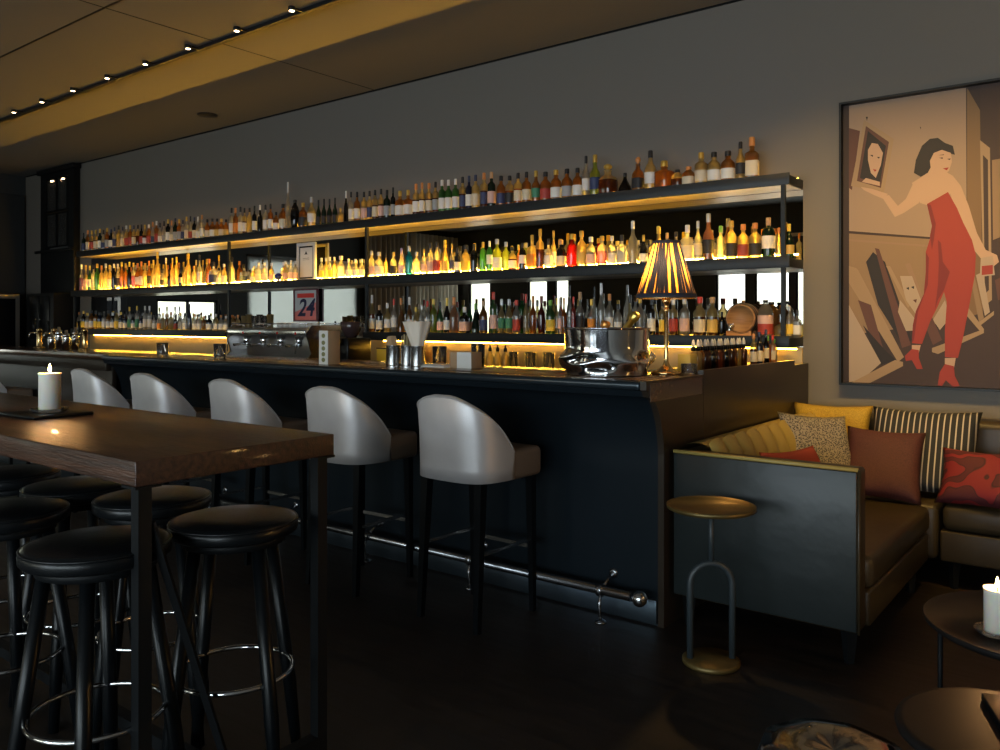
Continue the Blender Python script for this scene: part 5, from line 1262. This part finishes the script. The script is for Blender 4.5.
M_maroon = mat('maroon_frame', (.10, .012, .02), .4)
b = MB()
for (x0, x1, z0, z1) in ((-.19, -.172, 0, .335), (.172, .19, 0, .335), (-.172, .172, 0, .016), (-.172, .172, .32, .335)): b.box(x0, x1, -.015, .008, z0, z1)
b.build('frame', M_maroon, r)
b = MB(); b.box(-.172, .172, -.006, .004, .016, .32); pp = b.build('poster_sheet', mat('pinkish_print', (.80, .22, .20), .6), r)
b = MB(); b.prism([(-.172, .10), (.172, .20), (.172, .32), (-.172, .32)], 'y', -.0068, -.0062); b.build('grey_field', mat('grey_print', (.55, .55, .55), .6), pp)
b = MB(); b.box(-.135, .135, -.0076, -.0070, .245, .29)
pb = b.build('title_band', mat('red_print', (.75, .04, .03), .6), pp)
def text(s_, size, loc, m, parent, shear=0, rot=(PI/2, 0, 0), sx=1):
    cu = bpy.data.curves.new('lettering', 'FONT'); cu.body = s_; cu.size = size; cu.align_x = 'CENTER'; cu.align_y = 'CENTER'; cu.extrude = .0006; cu.shear = shear; cu.offset = size*.02
    cu.materials.append(m)
    tmp = bpy.data.objects.new('lettering', cu); COL.objects.link(tmp)
    bpy.context.view_layer.update()
    me = bpy.data.meshes.new_from_object(tmp.evaluated_get(bpy.context.evaluated_depsgraph_get()))
    bpy.data.objects.remove(tmp)
    o = bpy.data.objects.new('lettering', me); COL.objects.link(o); o.location = loc; o.rotation_euler = rot; o.scale = (sx, 1, 1); o.parent = parent
    return o
M_ink = mat('navy_ink', (.012, .014, .06), .6)
text('24', .245, (0, -.009, .135), M_ink, pp, shear=.25, sx=1.05)
tag(r, 'framed poster with a big 24 under a red band above the coffee machine', 'poster')

# ================================================================ COFFEE MACHINE
def coffee():
    r = empty('coffee_machine', (-6.35, 4.86, .9805)); hx = .60
    b = MB(); b.box(-hx, hx, -.24, .24, .03, .075, bev=.006); b.box(-hx, hx, .02, .24, .075, .30, bev=.004)
    b.box(-hx, hx, -.20, .25, .27, .345, bev=.012); b.build('body', M_steel_dark, r)
    for s_ in (-1, 1):
        b = MB(); b.prism([(-.25, .03), (.25, .03), (.25, .37), (-.15, .37), (-.22, .30), (-.16, .12)], 'x', s_*hx-.012*(s_ < 0)*1, s_*hx+.012); b.build('side_panel', M_steel, r)
    b = MB(); b.box(-hx+.01, hx-.01, -.215, .01, .0751, .082); b.build('drip_tray', M_steel, r)
    b = MB(); b.box(-hx+.02, hx-.02, -.212, -.201, .285, .330, bev=.003); b.build('front_trim', M_steel, r)
    for x in (-.39, -.13, .13, .39):
        b = MB(); b.lathe([(.035, .205), (.038, .21), (.038, .268), (.03, .272)], 20, (x, -.12, 0)); g = b.build('group_head', M_chrome, r)
        b = MB(); b.lathe([(.028, .18), (.034, .185), (.034, .207), (.03, .209)], 20, (x, -.12, 0)); b.tube([(x, -.15, .195), (x, -.27, .185)], [.009, .013], 10); b.tube([(x, -.12, .182), (x-.01, -.12, .165)], .008, 8); b.build('portafilter', M_chrome, g)
        b = MB(); b.lathe([(.012, 0), (.012, .01), (.008, .012)], 12, M=Matrix.Translation((x+.06, -.203, .30)) @ Matrix.Rotation(PI/2, 4, 'X')); b.build('button', M_red_glow, g)
    for x in (-.52, .52):
        b = MB(); b.tube([(x, -.20, .28), (x, -.25, .25), (x*.98, -.26, .12)], .006, 8); b.build('steam_wand', M_chrome, r)
    b = MB(); b.tube([(-hx+.03, -.17, .385), (hx-.03, -.17, .385)], .005, 8); b.tube([(-hx+.03, .20, .385), (hx-.03, .20, .385)], .005, 8)
    for x in (-hx+.03, 0, hx-.03):
        for y in (-.17, .20): b.tube([(x, y, .345), (x, y, .385)], .004, 6)
    b.build('cup_rail', M_steel, r)
    for x in (-.5, .5):
        for y in (-.18, .18):
            b = MB(); b.lathe([(.022, 0), (.022, .028), (.018, .031)], 14, (x, y, 0)); b.build('foot', M_black, r)
    tag(r, 'wide steel espresso machine with four group heads on the back counter', 'coffee machine')
coffee()
# cups and boxes on the machine
cup_l = ['white coffee cup on the machine below the poster, %s in the row' % s_ for s_ in ('first', 'second', 'third', 'fourth', 'fifth', 'sixth', 'seventh')]
for k in range(7):
    b = MB(); b.lathe([(0, 0), (.022, 0), (.034, .02), (.038, .05), (.035, .05), (.031, .022), (0, .004)], 20)
    o = b.build('coffee_cup', M_paper); o.location = (-6.35+.04+k*.082, 4.80, .9805+.346); tag(o, cup_l[k], 'cup', 'cups on the coffee machine')
for k in range(6):
    x = -6.90+k*.082
    tumbler(x, 4.82, .9805+.346, .032, .115+.012*(k % 2), 'upright glass on top of the coffee machine, %s from the left' % ('first', 'second', 'third', 'fourth', 'fifth', 'last')[k], 'glasses on the coffee machine', GM['Y'] if k in (0, 1, 5) else None)
# coffee grinder beside
r = empty('coffee_grinder', (-5.45, 4.90, .9805))
b = MB(); b.box(-.10, .10, -.13, .15, 0, .26, bev=.015); b.box(-.05, .05, -.20, -.12, .20, .26, bev=.01); b.build('body', M_black, r)
b = MB(); b.lathe([(.045, .262), (.085, .33), (.095, .40), (.09, .405), (.04, .266)], 24); b.build('hopper', mat('smoked_hopper', (.05, .03, .03), .15), r)
b = MB(); b.tube([(0, -.14, .13), (0, -.24, .125)], .010, 8); b.build('fork', M_steel, r)
tag(r, 'black coffee grinder right of the espresso machine', 'grinder')
# yellow box right of it
r = empty('glowing_box', (-4.98, 5.02, .9805)); b = MB(); b.box(-.17, .17, -.10, .10, 0, .17, bev=.003); b.build('box', mat('amber_acrylic', (.80, .50, .04), .3), r)
b = MB(); b.box(-.172, .172, -.102, .102, .1705, .18); b.build('lid', M_hoop, r)
tag(r, 'bright amber box on the back counter left of the steel cups', 'box')
# glasses on back counter and pourer bottles
gi = 0
W1 = ['first', 'second', 'third', 'fourth', 'fifth', 'sixth', 'seventh', 'eighth', 'ninth', 'tenth', 'eleventh', 'last']
for k in range(12):
    x = -3.83+k*.086
    tumbler(x, 5.12+(.09 if k % 2 else 0), .9805, .036, .168, 'tumbler in the glowing row under the bottom shelf, %s from the left' % W1[k], 'glasses under the bottom shelf')
tumbler(-3.40, 3.78, ZB, .045, .11, 'tall clear tumbler on the bar right of the paper cone')
tumbler(-3.10, 3.79, ZB, .042, .13, 'clear tumbler standing on the bar behind the cube box')
for k in range(4):
    r = empty('pourer_bottle', (-2.74+k*.0, 0, 0))
    r.location = (-4.06+k*.075, 5.02, .9805); r.scale = (1, 1, 1.18)
    b = MB(); b.lathe([(.030, 0), (.032, .004), (.032, .10), (.022, .125), (.012, .135), (.012, .15)], 16); b.build('body', GM['Y'], r)
    b = MB(); b.lathe([(.014, .145), (.015, .165), (.006, .175), (.004, .195)], 12); b.build('pourer', M_black, r)
    tag(r, 'low syrup bottle with black pourer, %s of four left of the tumblers' % ('first', 'second', 'third', 'last')[k], 'bottle', 'pourer bottles under the bottom shelf')
# beer taps and shakers at the far left of the bar
def tap(x, y, lab):
    r = empty('beer_tap', (x, y, ZB))
    b = MB(); b.lathe([(.05, 0), (.05, .008), (.026, .016), (.024, .02), (.024, .17), (.028, .175), (.028, .19), (.01, .20)], 20); b.build('column', M_brass, r)
    b = MB(); b.tube([(0, -.02, .15), (0, -.09, .15), (0, -.10, .11)], .009, 8); b.build('spout', M_chrome, r)
    b = MB(); b.tube([(0, -.05, .155), (0, -.05, .20), (0, -.055, .27)], [.006, .010, .013], 10); b.build('handle', M_black, r)
    tag(r, lab, 'beer tap', 'beer taps at the far left of the bar')
tap(-8.75, 3.70, 'brass beer tap farthest left on the bar')
tap(-8.42, 3.70, 'brass beer tap on the bar, right of the farthest one')
tap(-7.80, 3.70, 'brass beer tap with black handle nearest the glowing panel')
for k in range(6):
    x = -8.25+k*.075
    r = empty('cocktail_shaker', (x, 3.60+.05*(k % 2), ZB))
    hh = .15+.03*(k % 3)
    b = MB(); b.lathe([(0, 0), (.026, 0), (.034, hh*.62), (.033, hh*.66)], 18); b.build('cup', M_chrome, r)
    b = MB(); b.lathe([(.033, hh*.66), (.026, hh*.8), (.014, hh*.86), (.014, hh), (.01, hh+.004)], 18); b.build('lid', M_chrome, r)
    tag(r, 'chrome cocktail shaker between the beer taps, %s from the left' % ('first', 'second', 'third', 'fourth', 'fifth', 'last')[k], 'shaker', 'cocktail shakers between the taps')

# ================================================================ TALL DARK DISPLAY CABINET (far left) AND WALL FRIDGE
def vitrine():
    r = empty('display_cabinet', (-12.16, 5.46, 0)); w = .51; d0 = -.085
    b = MB(); b.box(-w, w, -.02, .0, 0, 3.52); b.box(-w, -w+.16, d0, -.021, 0, 3.52); b.box(w-.16, w, d0, -.021, 0, 3.52)
    b.box(-w+.161, w-.161, d0, -.021, 0, 2.42); b.box(-w+.161, w-.161, d0, -.021, 3.44, 3.52); b.build('carcass', M_blackmatte, r)
    b = MB(); b.box(-w-.05, w+.05, d0-.04, .0, 3.521, 3.585, bev=.01); b.build('cornice', M_blackmatte, r)
    b = MB(); b.box(-w-.12, w+.02, d0-.04, d0-.001, 2.38, 2.42, bev=.006); b.build('ledge', M_blackmatte, r)
    for (z0, z1) in ((2.96, 3.435), (2.45, 2.94)):
        b = MB(); b.box(-.03, .03, d0-.002, d0+.02, z0, z1)
        for x in (-w+.165, w-.205): b.box(x, x+.04, d0-.002, d0+.02, z0, z1)
        b.box(-w+.205, w-.205, d0-.002, d0+.02, z0, z0+.02); b.box(-w+.205, w-.205, d0-.002, d0+.02, z1-.02, z1)
        dd = b.build('glazed_door', M_black, r)
        b = MB(); b.box(-w+.205, w-.205, d0+.008, d0+.012, z0+.02, z1-.02); b.build('pane', M_tglassy, dd)
    b = MB(); b.box(-w+.17, w-.17, d0+.022, -.022, 2.94, 2.955); b.build('inner_shelf', M_brass, r)
    b = MB(); b.box(-w+.165, w-.165, -.030, -.021, 2.43, 3.43); b.build('inner_back', mat('grey_lining', (.10, .10, .10), .5), r)
    for x in (-.18, .16):
        b = MB(); b.lathe([(0, 0), (.035, 0), (.035, .012), (0, .012)], 16, (x, -.05, 3.405)); b.build('spotlight', emit('cabinet_spot', (1, .62, .32), 16), r)
    tag(r, 'tall black glazed cabinet with two small lights left of the bottle shelves', 'cabinet')
    r = empty('cupboard_unit', (-12.05, 5.22, 0))
    b = MB(); b.box(-.42, .42, -.12, .14, 0, 1.78, bev=.004); b.build('body', M_blackmatte, r)
    for x in (-.16, .16):
        b = MB(); b.box(x-.14, x+.14, -.13, -.121, 1.15, 1.74, bev=.003); dd = b.build('door', M_black, r)
        b = MB(); b.sphere((x+(.10 if x < 0 else -.10), -.142, 1.42), .014, n=12); b.build('knob', M_chrome, dd)
    tag(r, 'black cupboard below the glazed cabinet at the left shelf end', 'cupboard')
vitrine()
r = empty('wine_fridge', (X_LEFT+.32, 4.72, 0))
b = MB(); b.box(-.26, .26, -.42, .42, .0, 1.80, bev=.006); b.build('body', M_hoop, r)
b = MB(); b.box(.262, .285, -.42, -.37, .3, 1.78); b.box(.262, .285, .37, .42, .3, 1.78); b.box(.262, .285, -.37, .37, .3, .35); b.box(.262, .285, -.37, .37, 1.72, 1.78); dd = b.build('door_frame', M_under, r)
b = MB(); b.box(.264, .272, -.37, .37, .35, 1.72); b.build('pane', M_black, dd)
b = MB(); b.tube([(.31, -.39, .7), (.31, -.39, 1.3)], .01, 8); b.tube([(.285, -.39, .72), (.31, -.39, .72)], .006, 6); b.tube([(.285, -.39, 1.28), (.31, -.39, 1.28)], .006, 6); b.build('handle', M_chrome, dd)
tag(r, 'steel-framed glass-door fridge at the far left behind the bar', 'fridge')

# ================================================================ TRACK LIGHT
def track():
    r = empty('track_light', (-6.6, 3.75, Z_CEIL-.001))
    b = MB(); b.box(-6.5, 9.5, -.02, .02, -.028, 0); b.build('rail', M_shelf, r)
    k = 0
    x = -11.152
    while x < 2.6:
        b = MB(); b.lathe([(.020, -.042), (.026, -.040), (.026, -.014), (.020, -.012)], 16, (x+6.6, -.108, 0)); b.box(x+6.59, x+6.61, -.09, -.015, -.026, -.014); hd = b.build('spot_head', M_shelf, r)
        b = MB(); b.lathe([(0, 0), (.019, 0)], 16, (x+6.6, -.108, -.0435), cap=False); b.build('lens', emit('spot_lens', (1, .70, .38), 9), hd)
        l = bpy.data.lights.new('track_spot', 'SPOT'); l.energy = TRACK; l.color = (1, .74, .46); l.spot_size = R(50); l.spot_blend = .6; l.shadow_soft_size = .03
        lo = bpy.data.objects.new('track_spot', l); COL.objects.link(lo); lo.location = (x, 3.642, Z_CEIL-.055); lo.rotation_euler = (R(44), 0, 0)
        x += .649; k += 1
    tag(r, 'thin ceiling track with a row of small warm spotlights above the bar', 'track light')
track()

# ================================================================ PAINTING
def painting():
    x0, x1, z0, z1 = -1.478, -.42, .985, 2.765
    r = empty('framed_picture', ((x0+x1)/2, Y_WALL-.001, z0)); cx = (x0+x1)/2
    b = MB()
    for (a, c, e, f) in ((x0, x0+.012, z0, z1), (x1-.012, x1, z0, z1), (x0+.012, x1-.012, z0, z0+.012), (x0+.012, x1-.012, z1-.012, z1)):
        b.box(a-cx, c-cx, -.065, 0, e-z0, f-z0)
    b.build('frame', M_shelf, r)
    b = MB(); pm = [mat('print_%d' % i, c, .6) for i, c in enumerate(PRINT_COL)]
    b.box(x0+.0125-cx, x1-.0125-cx, -.012, -.008, .0125, z1-z0-.0125, mi=0)
    for li, (ci, poly) in enumerate(PRINT):
        y = -.0122-.00012*li
        vs = [b.bm.verts.new((px-cx, y, pz-z0)) for px, pz in poly]
        f = b.bm.faces.new(vs); f.material_index = ci
    me = b.bm
    for f in me.faces: pass
    b.build('printed_picture', pm, r)
    tag(r, 'large framed picture of a woman in red among leaning frames', 'picture')
painting()

# ================================================================ SOFAS
def sofa_left():
    r = empty('corner_sofa', (-1.26, 3.4, 0)); ox, oy = -1.26, 3.4
    def bx(name, x0, x1, y0, y1, z0, z1, m, bev=.02, parent=r):
        b = MB(); b.box(x0-ox, x1-ox, y0-oy, y1-oy, z0, z1, bev=bev, seg=3); return b.build(name, m, parent)
    am = bx('arm', -1.662, -.862, 3.432, 3.545, .14, .795, M_leather_olv, .018)
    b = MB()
    b.box(-1.655-ox, -.870-ox, 3.424-oy, 3.4315-oy, .15, .785, bev=.003); b.build('daylit_arm_face', M_leather_daylit, am)  # thin face that carries the bluish daylight colour
    b = MB(); b.tube([(-1.66-ox, 3.436-oy, .793), (-.866-ox, 3.436-oy, .793)], .009, 8); b.build('piping', M_velvet_yel, am)  # mustard stands in for warm lamplight along the arm's top edge
    b = MB(); b.tube([(-.864-ox, 3.437-oy, .14), (-.864-ox, 3.437-oy, .793)], .006, 8); b.build('piping', M_leather_olv, am)
    bx('back_frame', -1.66, -1.56, 3.547, 5.42, .14, .79, M_leather_olv, .02)
    # channelled inner back
    b = MB(); nch = 12
    def fn(u, v):
        y = 3.548+u*1.83; bul = abs(math.sin(u*nch*PI))**.55
        z = .40+v*.44
        prof_ = math.sin(min(1, v*1.06)*PI*.5+.0) if v < .9 else 1
        x = -1.54+.10*(1-(v)**5)*(.40+.60*bul)
        return (x-ox, y-oy, z-.02*(v**8)*(1-bul))
    b.grid(fn, nch*8, 14)
    def fn2(u, v):
        y = 3.548+u*1.83; return (-1.54-.118*v-ox, y-oy, .81+.012*math.sin(v*PI))
    b.grid(fn2, nch*2, 5)
    b.build('channelled_back', M_velvet_yel, r)
    bx('seat_base', -1.54, -.85, 3.547, 4.74, .14, .285, M_leather_olv, .012)
    bx('seat_cushion', -1.46, -.84, 3.550, 4.74, .29, .425, M_leather_olv, .035)
    for (x, y) in ((-1.61, 3.49), (-.915, 3.49), (-1.61, 4.6), (-.91, 4.6)):
        b = MB(); b.lathe([(.020, 0), (.034, .139)], 4, (x-ox, y-oy, 0), smooth=False, M=None); b.build('leg', M_blackmatte, r)
    tag(r, 'olive leather sofa side with high arm, seen from its daylight-tinted blue-grey outer side', 'sofa')
sofa_left()
def sofa_right():
    r = empty('wall_sofa', (.2, 5.0, 0)); ox, oy = .2, 5.0
    def bx(name, x0, x1, y0, y1, z0, z1, m, bev=.02):
        b = MB(); b.box(x0-ox, x1-ox, y0-oy, y1-oy, z0, z1, bev=bev, seg=3); return b.build(name, m, r)
    bx('seat_base', -.80, 1.4, 4.76, 5.25, .14, .30, M_leather_olv, .012)
    bx('seat_cushion', -.79, .25, 4.75, 5.22, .305, .435, M_leather_olv, .035)
    bx('seat_cushion', .26, 1.38, 4.75, 5.22, .305, .435, M_leather_olv, .035)
    bk = bx('backrest', -1.50, 1.4, 5.24, 5.44, .14, .83, M_leather_olv, .05)
    b = MB()
    for i in range(18):
        for j in range(2): b.sphere((-1.35+i*.155+(.07 if j else 0)-ox, 5.238-oy, .73-.13*j), .010, n=10, sc=(1, .5, 1))
    b.build('button', M_velvet_yel, bk)
    for (x, y) in ((-.74, 4.80), (1.3, 4.80), (.3, 4.80)):
        b = MB(); b.lathe([(.018, 0), (.030, .139)], 4, (x-ox, y-oy, 0), smooth=False); b.build('leg', M_blackmatte, r)
    bx('corner_seat', -1.53, -.81, 4.76, 5.22, .14, .425, M_leather_olv, .03)
    tag(r, 'low olive leather sofa along the wall under the picture', 'sofa')
sofa_right()

def cushion(name, x, y, z, w, h, t, rx, rz, m, lab, ry=0.0):
    b = MB(); n = 18
    def mk(sgn):
        def fn(u, v):
            a, c = u*2-1, v*2-1
            X = a*w/2*(1-.09*(1-c*c)*abs(a)); Z = c*h/2*(1-.09*(1-a*a)*abs(c))
            th = t/2*((1-a**4)*(1-c**4))**.55
            th *= (1+.06*math.sin(5*a+3*c+w*20))
            return (X, sgn*th, Z)
        return fn
    b.grid(mk(1), n, n); b.grid(mk(-1), n, n)
    bmesh.ops.remove_doubles(b.bm, verts=b.bm.verts, dist=.0004)
    o = b.build(name, m)
    o.rotation_euler = (rx, ry, rz); o.location = (x, y, z)
    tag(o, lab, 'cushion', 'cushions on the corner sofa')
    return o
CU_Y = pattern('mustard_velvet', 'weave', (.30, .19, .015), (.48, .31, .035))
CU_G = pattern('speckled_tweed', 'speck', (.03, .03, .035), (.30, .26, .21))
CU_M = pattern('maroon_weave', 'weave', (.048, .009, .011), (.075, .018, .019))
CU_S = pattern('black_stripes', 'stripe', (.009, .010, .013), (.42, .38, .33))
CU_R = pattern('red_paisley', 'paisley', (.075, .008, .012), (.20, .010, .013), (.035, .005, .008))
CU_P = mat('red_border_fabric', (.34, .05, .03), .8); CU_P2 = mat('pink_fabric', (.50, .26, .18), .8)
cushion('cushion', -1.45, 5.12, .705, .46, .38, .12, R(-20), R(4), CU_Y, 'mustard yellow cushion at the back of the sofa corner')
cushion('cushion', -1.385, 4.66, .675, .42, .42, .12, R(-26), R(48), CU_G, 'speckled grey tweed cushion against the sofa back', R(5))
cushion('cushion', -1.085, 4.80, .610, .40, .45, .12, R(-40), R(8), CU_M, 'plain maroon cushion in the sofa corner, tilted', R(2))
cushion('cushion', -.935, 5.04, .665, .56, .52, .11, R(-32), R(2), CU_S, 'large black cushion with thin cream stripes')
cushion('cushion', -.60, 4.83, .575, .44, .32, .12, R(-33), R(-4), CU_R, 'red patterned cushion at the right picture edge')
cushion('cushion', -1.27, 3.98, .600, .40, .36, .11, R(-24), R(70), CU_P, 'red-edged cushion just behind the sofa arm')

# ================================================================ SMALL ROUND TABLES
def side_table():
    r = empty('side_table', (-1.356, 3.147, 0))
    b = MB(); b.lathe([(0, .622), (.168, .622), (.176, .626), (.178, .640), (.172, .641), (.168, .630), (0, .630)], 48); b.build('tray_top', M_bronze, r)
    M_gm = mat('grey_painted_metal', (.028, .038, .044), .45)
    b = MB(); b.tube([(0, 0, .40), (0, 0, .622)], .011, 12); b.build('stem', M_gm, r)
    pts = [(-.085, 0, .022), (-.085, 0, .32)]+[(-.085*math.cos(a), 0, .32+.085*math.sin(a)) for a in [PI*k/16 for k in range(1, 16)]]+[(.085, 0, .32), (.085, 0, .022)]
    Mz = R(37)
    b = MB(); b.tube([(p[0]*math.cos(Mz), p[0]*math.sin(Mz), p[2]) for p in pts], .0135, 12); b.build('arch', M_gm, r)
    b = MB(); b.lathe([(0, 0), (.112, 0), (.115, .006), (.115, .016), (.108, .022), (0, .022)], 48); b.build('base', M_bronze, r)
    tag(r, 'small round brass-topped side table with arched stem beside the sofa arm', 'side table')
side_table()
def coffee_table(x, y, z, rad, m, lab, thin=True, legs=3, rot=0):
    r = empty('coffee_table', (x, y, 0))
    if thin:
        b = MB(); b.lathe([(0, z-.012), (rad-.01, z-.012), (rad, z-.004), (rad+.004, z+.012), (rad-.001, z+.012), (rad-.010, z-.002), (0, z-.002)], 64); b.build('tray_top', m, r)
    else:
        b = MB(); b.lathe([(0, z-.03), (rad-.02, z-.03), (rad-.003, z-.022), (rad, z-.010), (rad-.004, z-.002), (rad-.02, z), (0, z)], 64); b.build('top', m, r)
    for k in range(legs):
        a = rot+2*PI*k/legs; q = rad*.86
        b = MB(); b.tube([(q*math.cos(a), q*math.sin(a), .0), (q*math.cos(a), q*math.sin(a), z-.013 if thin else z-.031)], .008, 8); b.build('leg', M_blackmatte, r)
    b = MB(); b.tube([(rad*.86*math.cos(a), rad*.86*math.sin(a), .012) for a in [2*PI*k/40 for k in range(40)]], .006, 6, closed=True); b.build('base_ring', M_blackmatte, r)
    tag(r, lab, 'coffee table')
coffee_table(-.205, 2.965, .45, .335, M_dkbrown, 'round dark tray coffee table carrying a lit candle', True, 3, R(187))
coffee_table(-.22, 2.20, .44, .245, M_dkbrown, 'round dark low table at the lower right corner', False, 3, R(30))
candle(-.325, 2.850, .4485, .036, .130, 'lit white pillar candle on the round coffee table at the right', 'round glass dish under the coffee table candle', CANDLE2)
b = MB(); b.box(-.16, .16, -.11, .11, 0, .018, bev=.004); o = b.build('menu_folder', M_black); o.location = (-.115, 2.30, .4405); o.rotation_euler = (0, 0, R(20)); tag(o, 'black folder lying on the low dark table at the lower right', 'folder')
# patent drum pouf
b = MB()
b.lathe([(0, 0), (.19, 0), (.205, .02), (.212, .12), (.214, .24), (.208, .325), (.190, .350), (.14, .358), (.07, .356), (0, .352)], 64, wob=lambda a, z: .003*math.sin(a*9)+.002*math.sin(a*5+z*30))
o = b.build('patent_pouf', M_patent); o.location = (-.545, 1.955, .0); o.scale = (.83, .83, 1.13); tag(o, 'glossy black wrinkled round pouf at the bottom edge beside the low table', 'pouf')

r = empty('fill_floor_lamp', (1.35, 3.45, 0))  # unseen lamp, added to warm the wall and sofa
b = MB(); b.lathe([(0, 0), (.15, 0), (.15, .015), (.02, .03), (.012, .05), (.012, 1.32)], 28); b.build('pole', M_brass, r)
b = MB(); b.lathe([(.20, 1.18), (.15, 1.48)], 40, cap=False); b.build('lamp_shade', glass('linen_shade', (.95, .85, .65), .25, .2, .8), r)
b = MB(); b.sphere((0, 0, 1.345), .03, n=14); b.build('bulb', emit('floor_bulb', (1, .55, .2), 10), r)
tag(r, 'added floor lamp with linen shade right of the wall sofa, outside the picture', 'lamp')
l = bpy.data.lights.new('fill_floor_lamp_light', 'POINT'); l.energy = FILL_FLAMP; l.color = (1, .62, .21); l.shadow_soft_size = .05
lo = bpy.data.objects.new('fill_floor_lamp_light', l); COL.objects.link(lo); lo.location = (1.35, 3.45, 1.42)
# ceiling downlights over the lounge corner (out of view, added to wash the wall warm)
for k, (x, y, tgt, lab) in enumerate(((-1.0, 3.55, (-1.45, 5.47, 1.25), 'added warm ceiling spotlight, unseen, aimed at the wall left of the picture'), (-.1, 3.55, (-.55, 5.47, 1.15), 'added warm ceiling spotlight, unseen, aimed at the wall under the picture'))):
    r = empty('fill_downlight', (x, y, Z_CEIL-.001))
    b = MB(); b.lathe([(.05, -.02), (.065, -.012), (.065, 0), (.05, 0)], 24); b.build('ring', M_black, r)
    b = MB(); b.lathe([(0, 0), (.048, 0)], 20, (0, 0, -.008), cap=False); b.build('lens', emit('fill_downlight_lens', (1, .65, .3), 6), r)
    tag(r, lab, 'ceiling light')
    l = bpy.data.lights.new('fill_downlight_beam', 'SPOT'); l.energy = FILL_DOWN; l.color = (1, .60, .15); l.spot_size = R(66); l.spot_blend = 1.0; l.shadow_soft_size = .22
    lo = bpy.data.objects.new('fill_downlight_beam', l); COL.objects.link(lo); lo.location = (x, y, Z_CEIL-.04); lo.rotation_euler = (Vector(tgt)-Vector((x, y, Z_CEIL-.04))).to_track_quat('-Z', 'Y').to_euler()

# ================================================================ DAYLIGHT
w = bpy.data.worlds.new('World'); SC.world = w; w.use_nodes = True
nt = w.node_tree; N = nt.nodes; L = nt.links; N.clear()
tc = N.new('ShaderNodeTexCoord'); ns = N.new('ShaderNodeTexNoise'); ns.inputs['Scale'].default_value = 9; ns.inputs['Detail'].default_value = 5
rp = N.new('ShaderNodeValToRGB'); rp.color_ramp.elements[0].position = .38; rp.color_ramp.elements[1].position = .60
rp.color_ramp.elements[0].color = (.58, .70, .66, 1); rp.color_ramp.elements[1].color = (.74, .85, 1.0, 1)
bg = N.new('ShaderNodeBackground'); bg.inputs[1].default_value = WORLD
o_ = N.new('ShaderNodeOutputWorld')
L.new(tc.outputs['Generated'], ns.inputs['Vector']); L.new(ns.outputs['Fac'], rp.inputs[0]); L.new(rp.outputs[0], bg.inputs[0]); L.new(bg.outputs[0], o_.inputs[0])
for (a, c) in WINS:
    l = bpy.data.lights.new('window_portal', 'AREA'); l.shape = 'RECTANGLE'; l.size = c-a; l.size_y = 1.9; l.cycles.is_portal = True
    lo = bpy.data.objects.new('window_portal', l); COL.objects.link(lo); lo.location = ((a+c)/2, Y_OPP-.08, 1.5); lo.rotation_euler = (R(-90), 0, 0)
    lo.rotation_euler = (R(90), 0, 0)
    lo.rotation_euler = Vector((0, 1, 0)).to_track_quat('-Z', 'Z').to_euler()
for (a, c) in WINL:
    l = bpy.data.lights.new('window_portal', 'AREA'); l.shape = 'RECTANGLE'; l.size = c-a; l.size_y = (.88 if a > 1.8 else 1.7); l.cycles.is_portal = True
    lo = bpy.data.objects.new('window_portal', l); COL.objects.link(lo); lo.location = (X_LEFT-.08, (a+c)/2, 1.34 if a > 1.8 else 1.75)
    lo.rotation_euler = Vector((1, 0, 0)).to_track_quat('-Z', 'Z').to_euler()

# ================================================================ CAMERA
cam = bpy.data.cameras.new('camera'); co = bpy.data.objects.new('camera', cam); COL.objects.link(co)
cam.sensor_width = 36; cam.lens = 819.85*36/1000; cam.shift_y = -(375-322.1)/1000
cam.clip_start = .05; cam.clip_end = 100
co.location = (0, 0, CAM_H); co.rotation_euler = (R(90), 0, R(37.75))
SC.camera = co
vs = SC.view_settings
vs.view_transform = 'Standard'; vs.look = 'None'; vs.gamma = 1; vs.use_curve_mapping = False; vs.exposure = EXPO
cy = SC.cycles
cy.use_denoising = True
try:
    cy.denoiser = 'OPENIMAGEDENOISE'; cy.denoising_input_passes = 'RGB_ALBEDO_NORMAL'
except Exception: pass
cy.max_bounces = 8; cy.diffuse_bounces = 3; cy.glossy_bounces = 4; cy.transmission_bounces = 6; cy.transparent_max_bounces = 12
cy.caustics_reflective = False; cy.caustics_refractive = False
cy.sample_clamp_indirect = 4; cy.use_light_tree = True
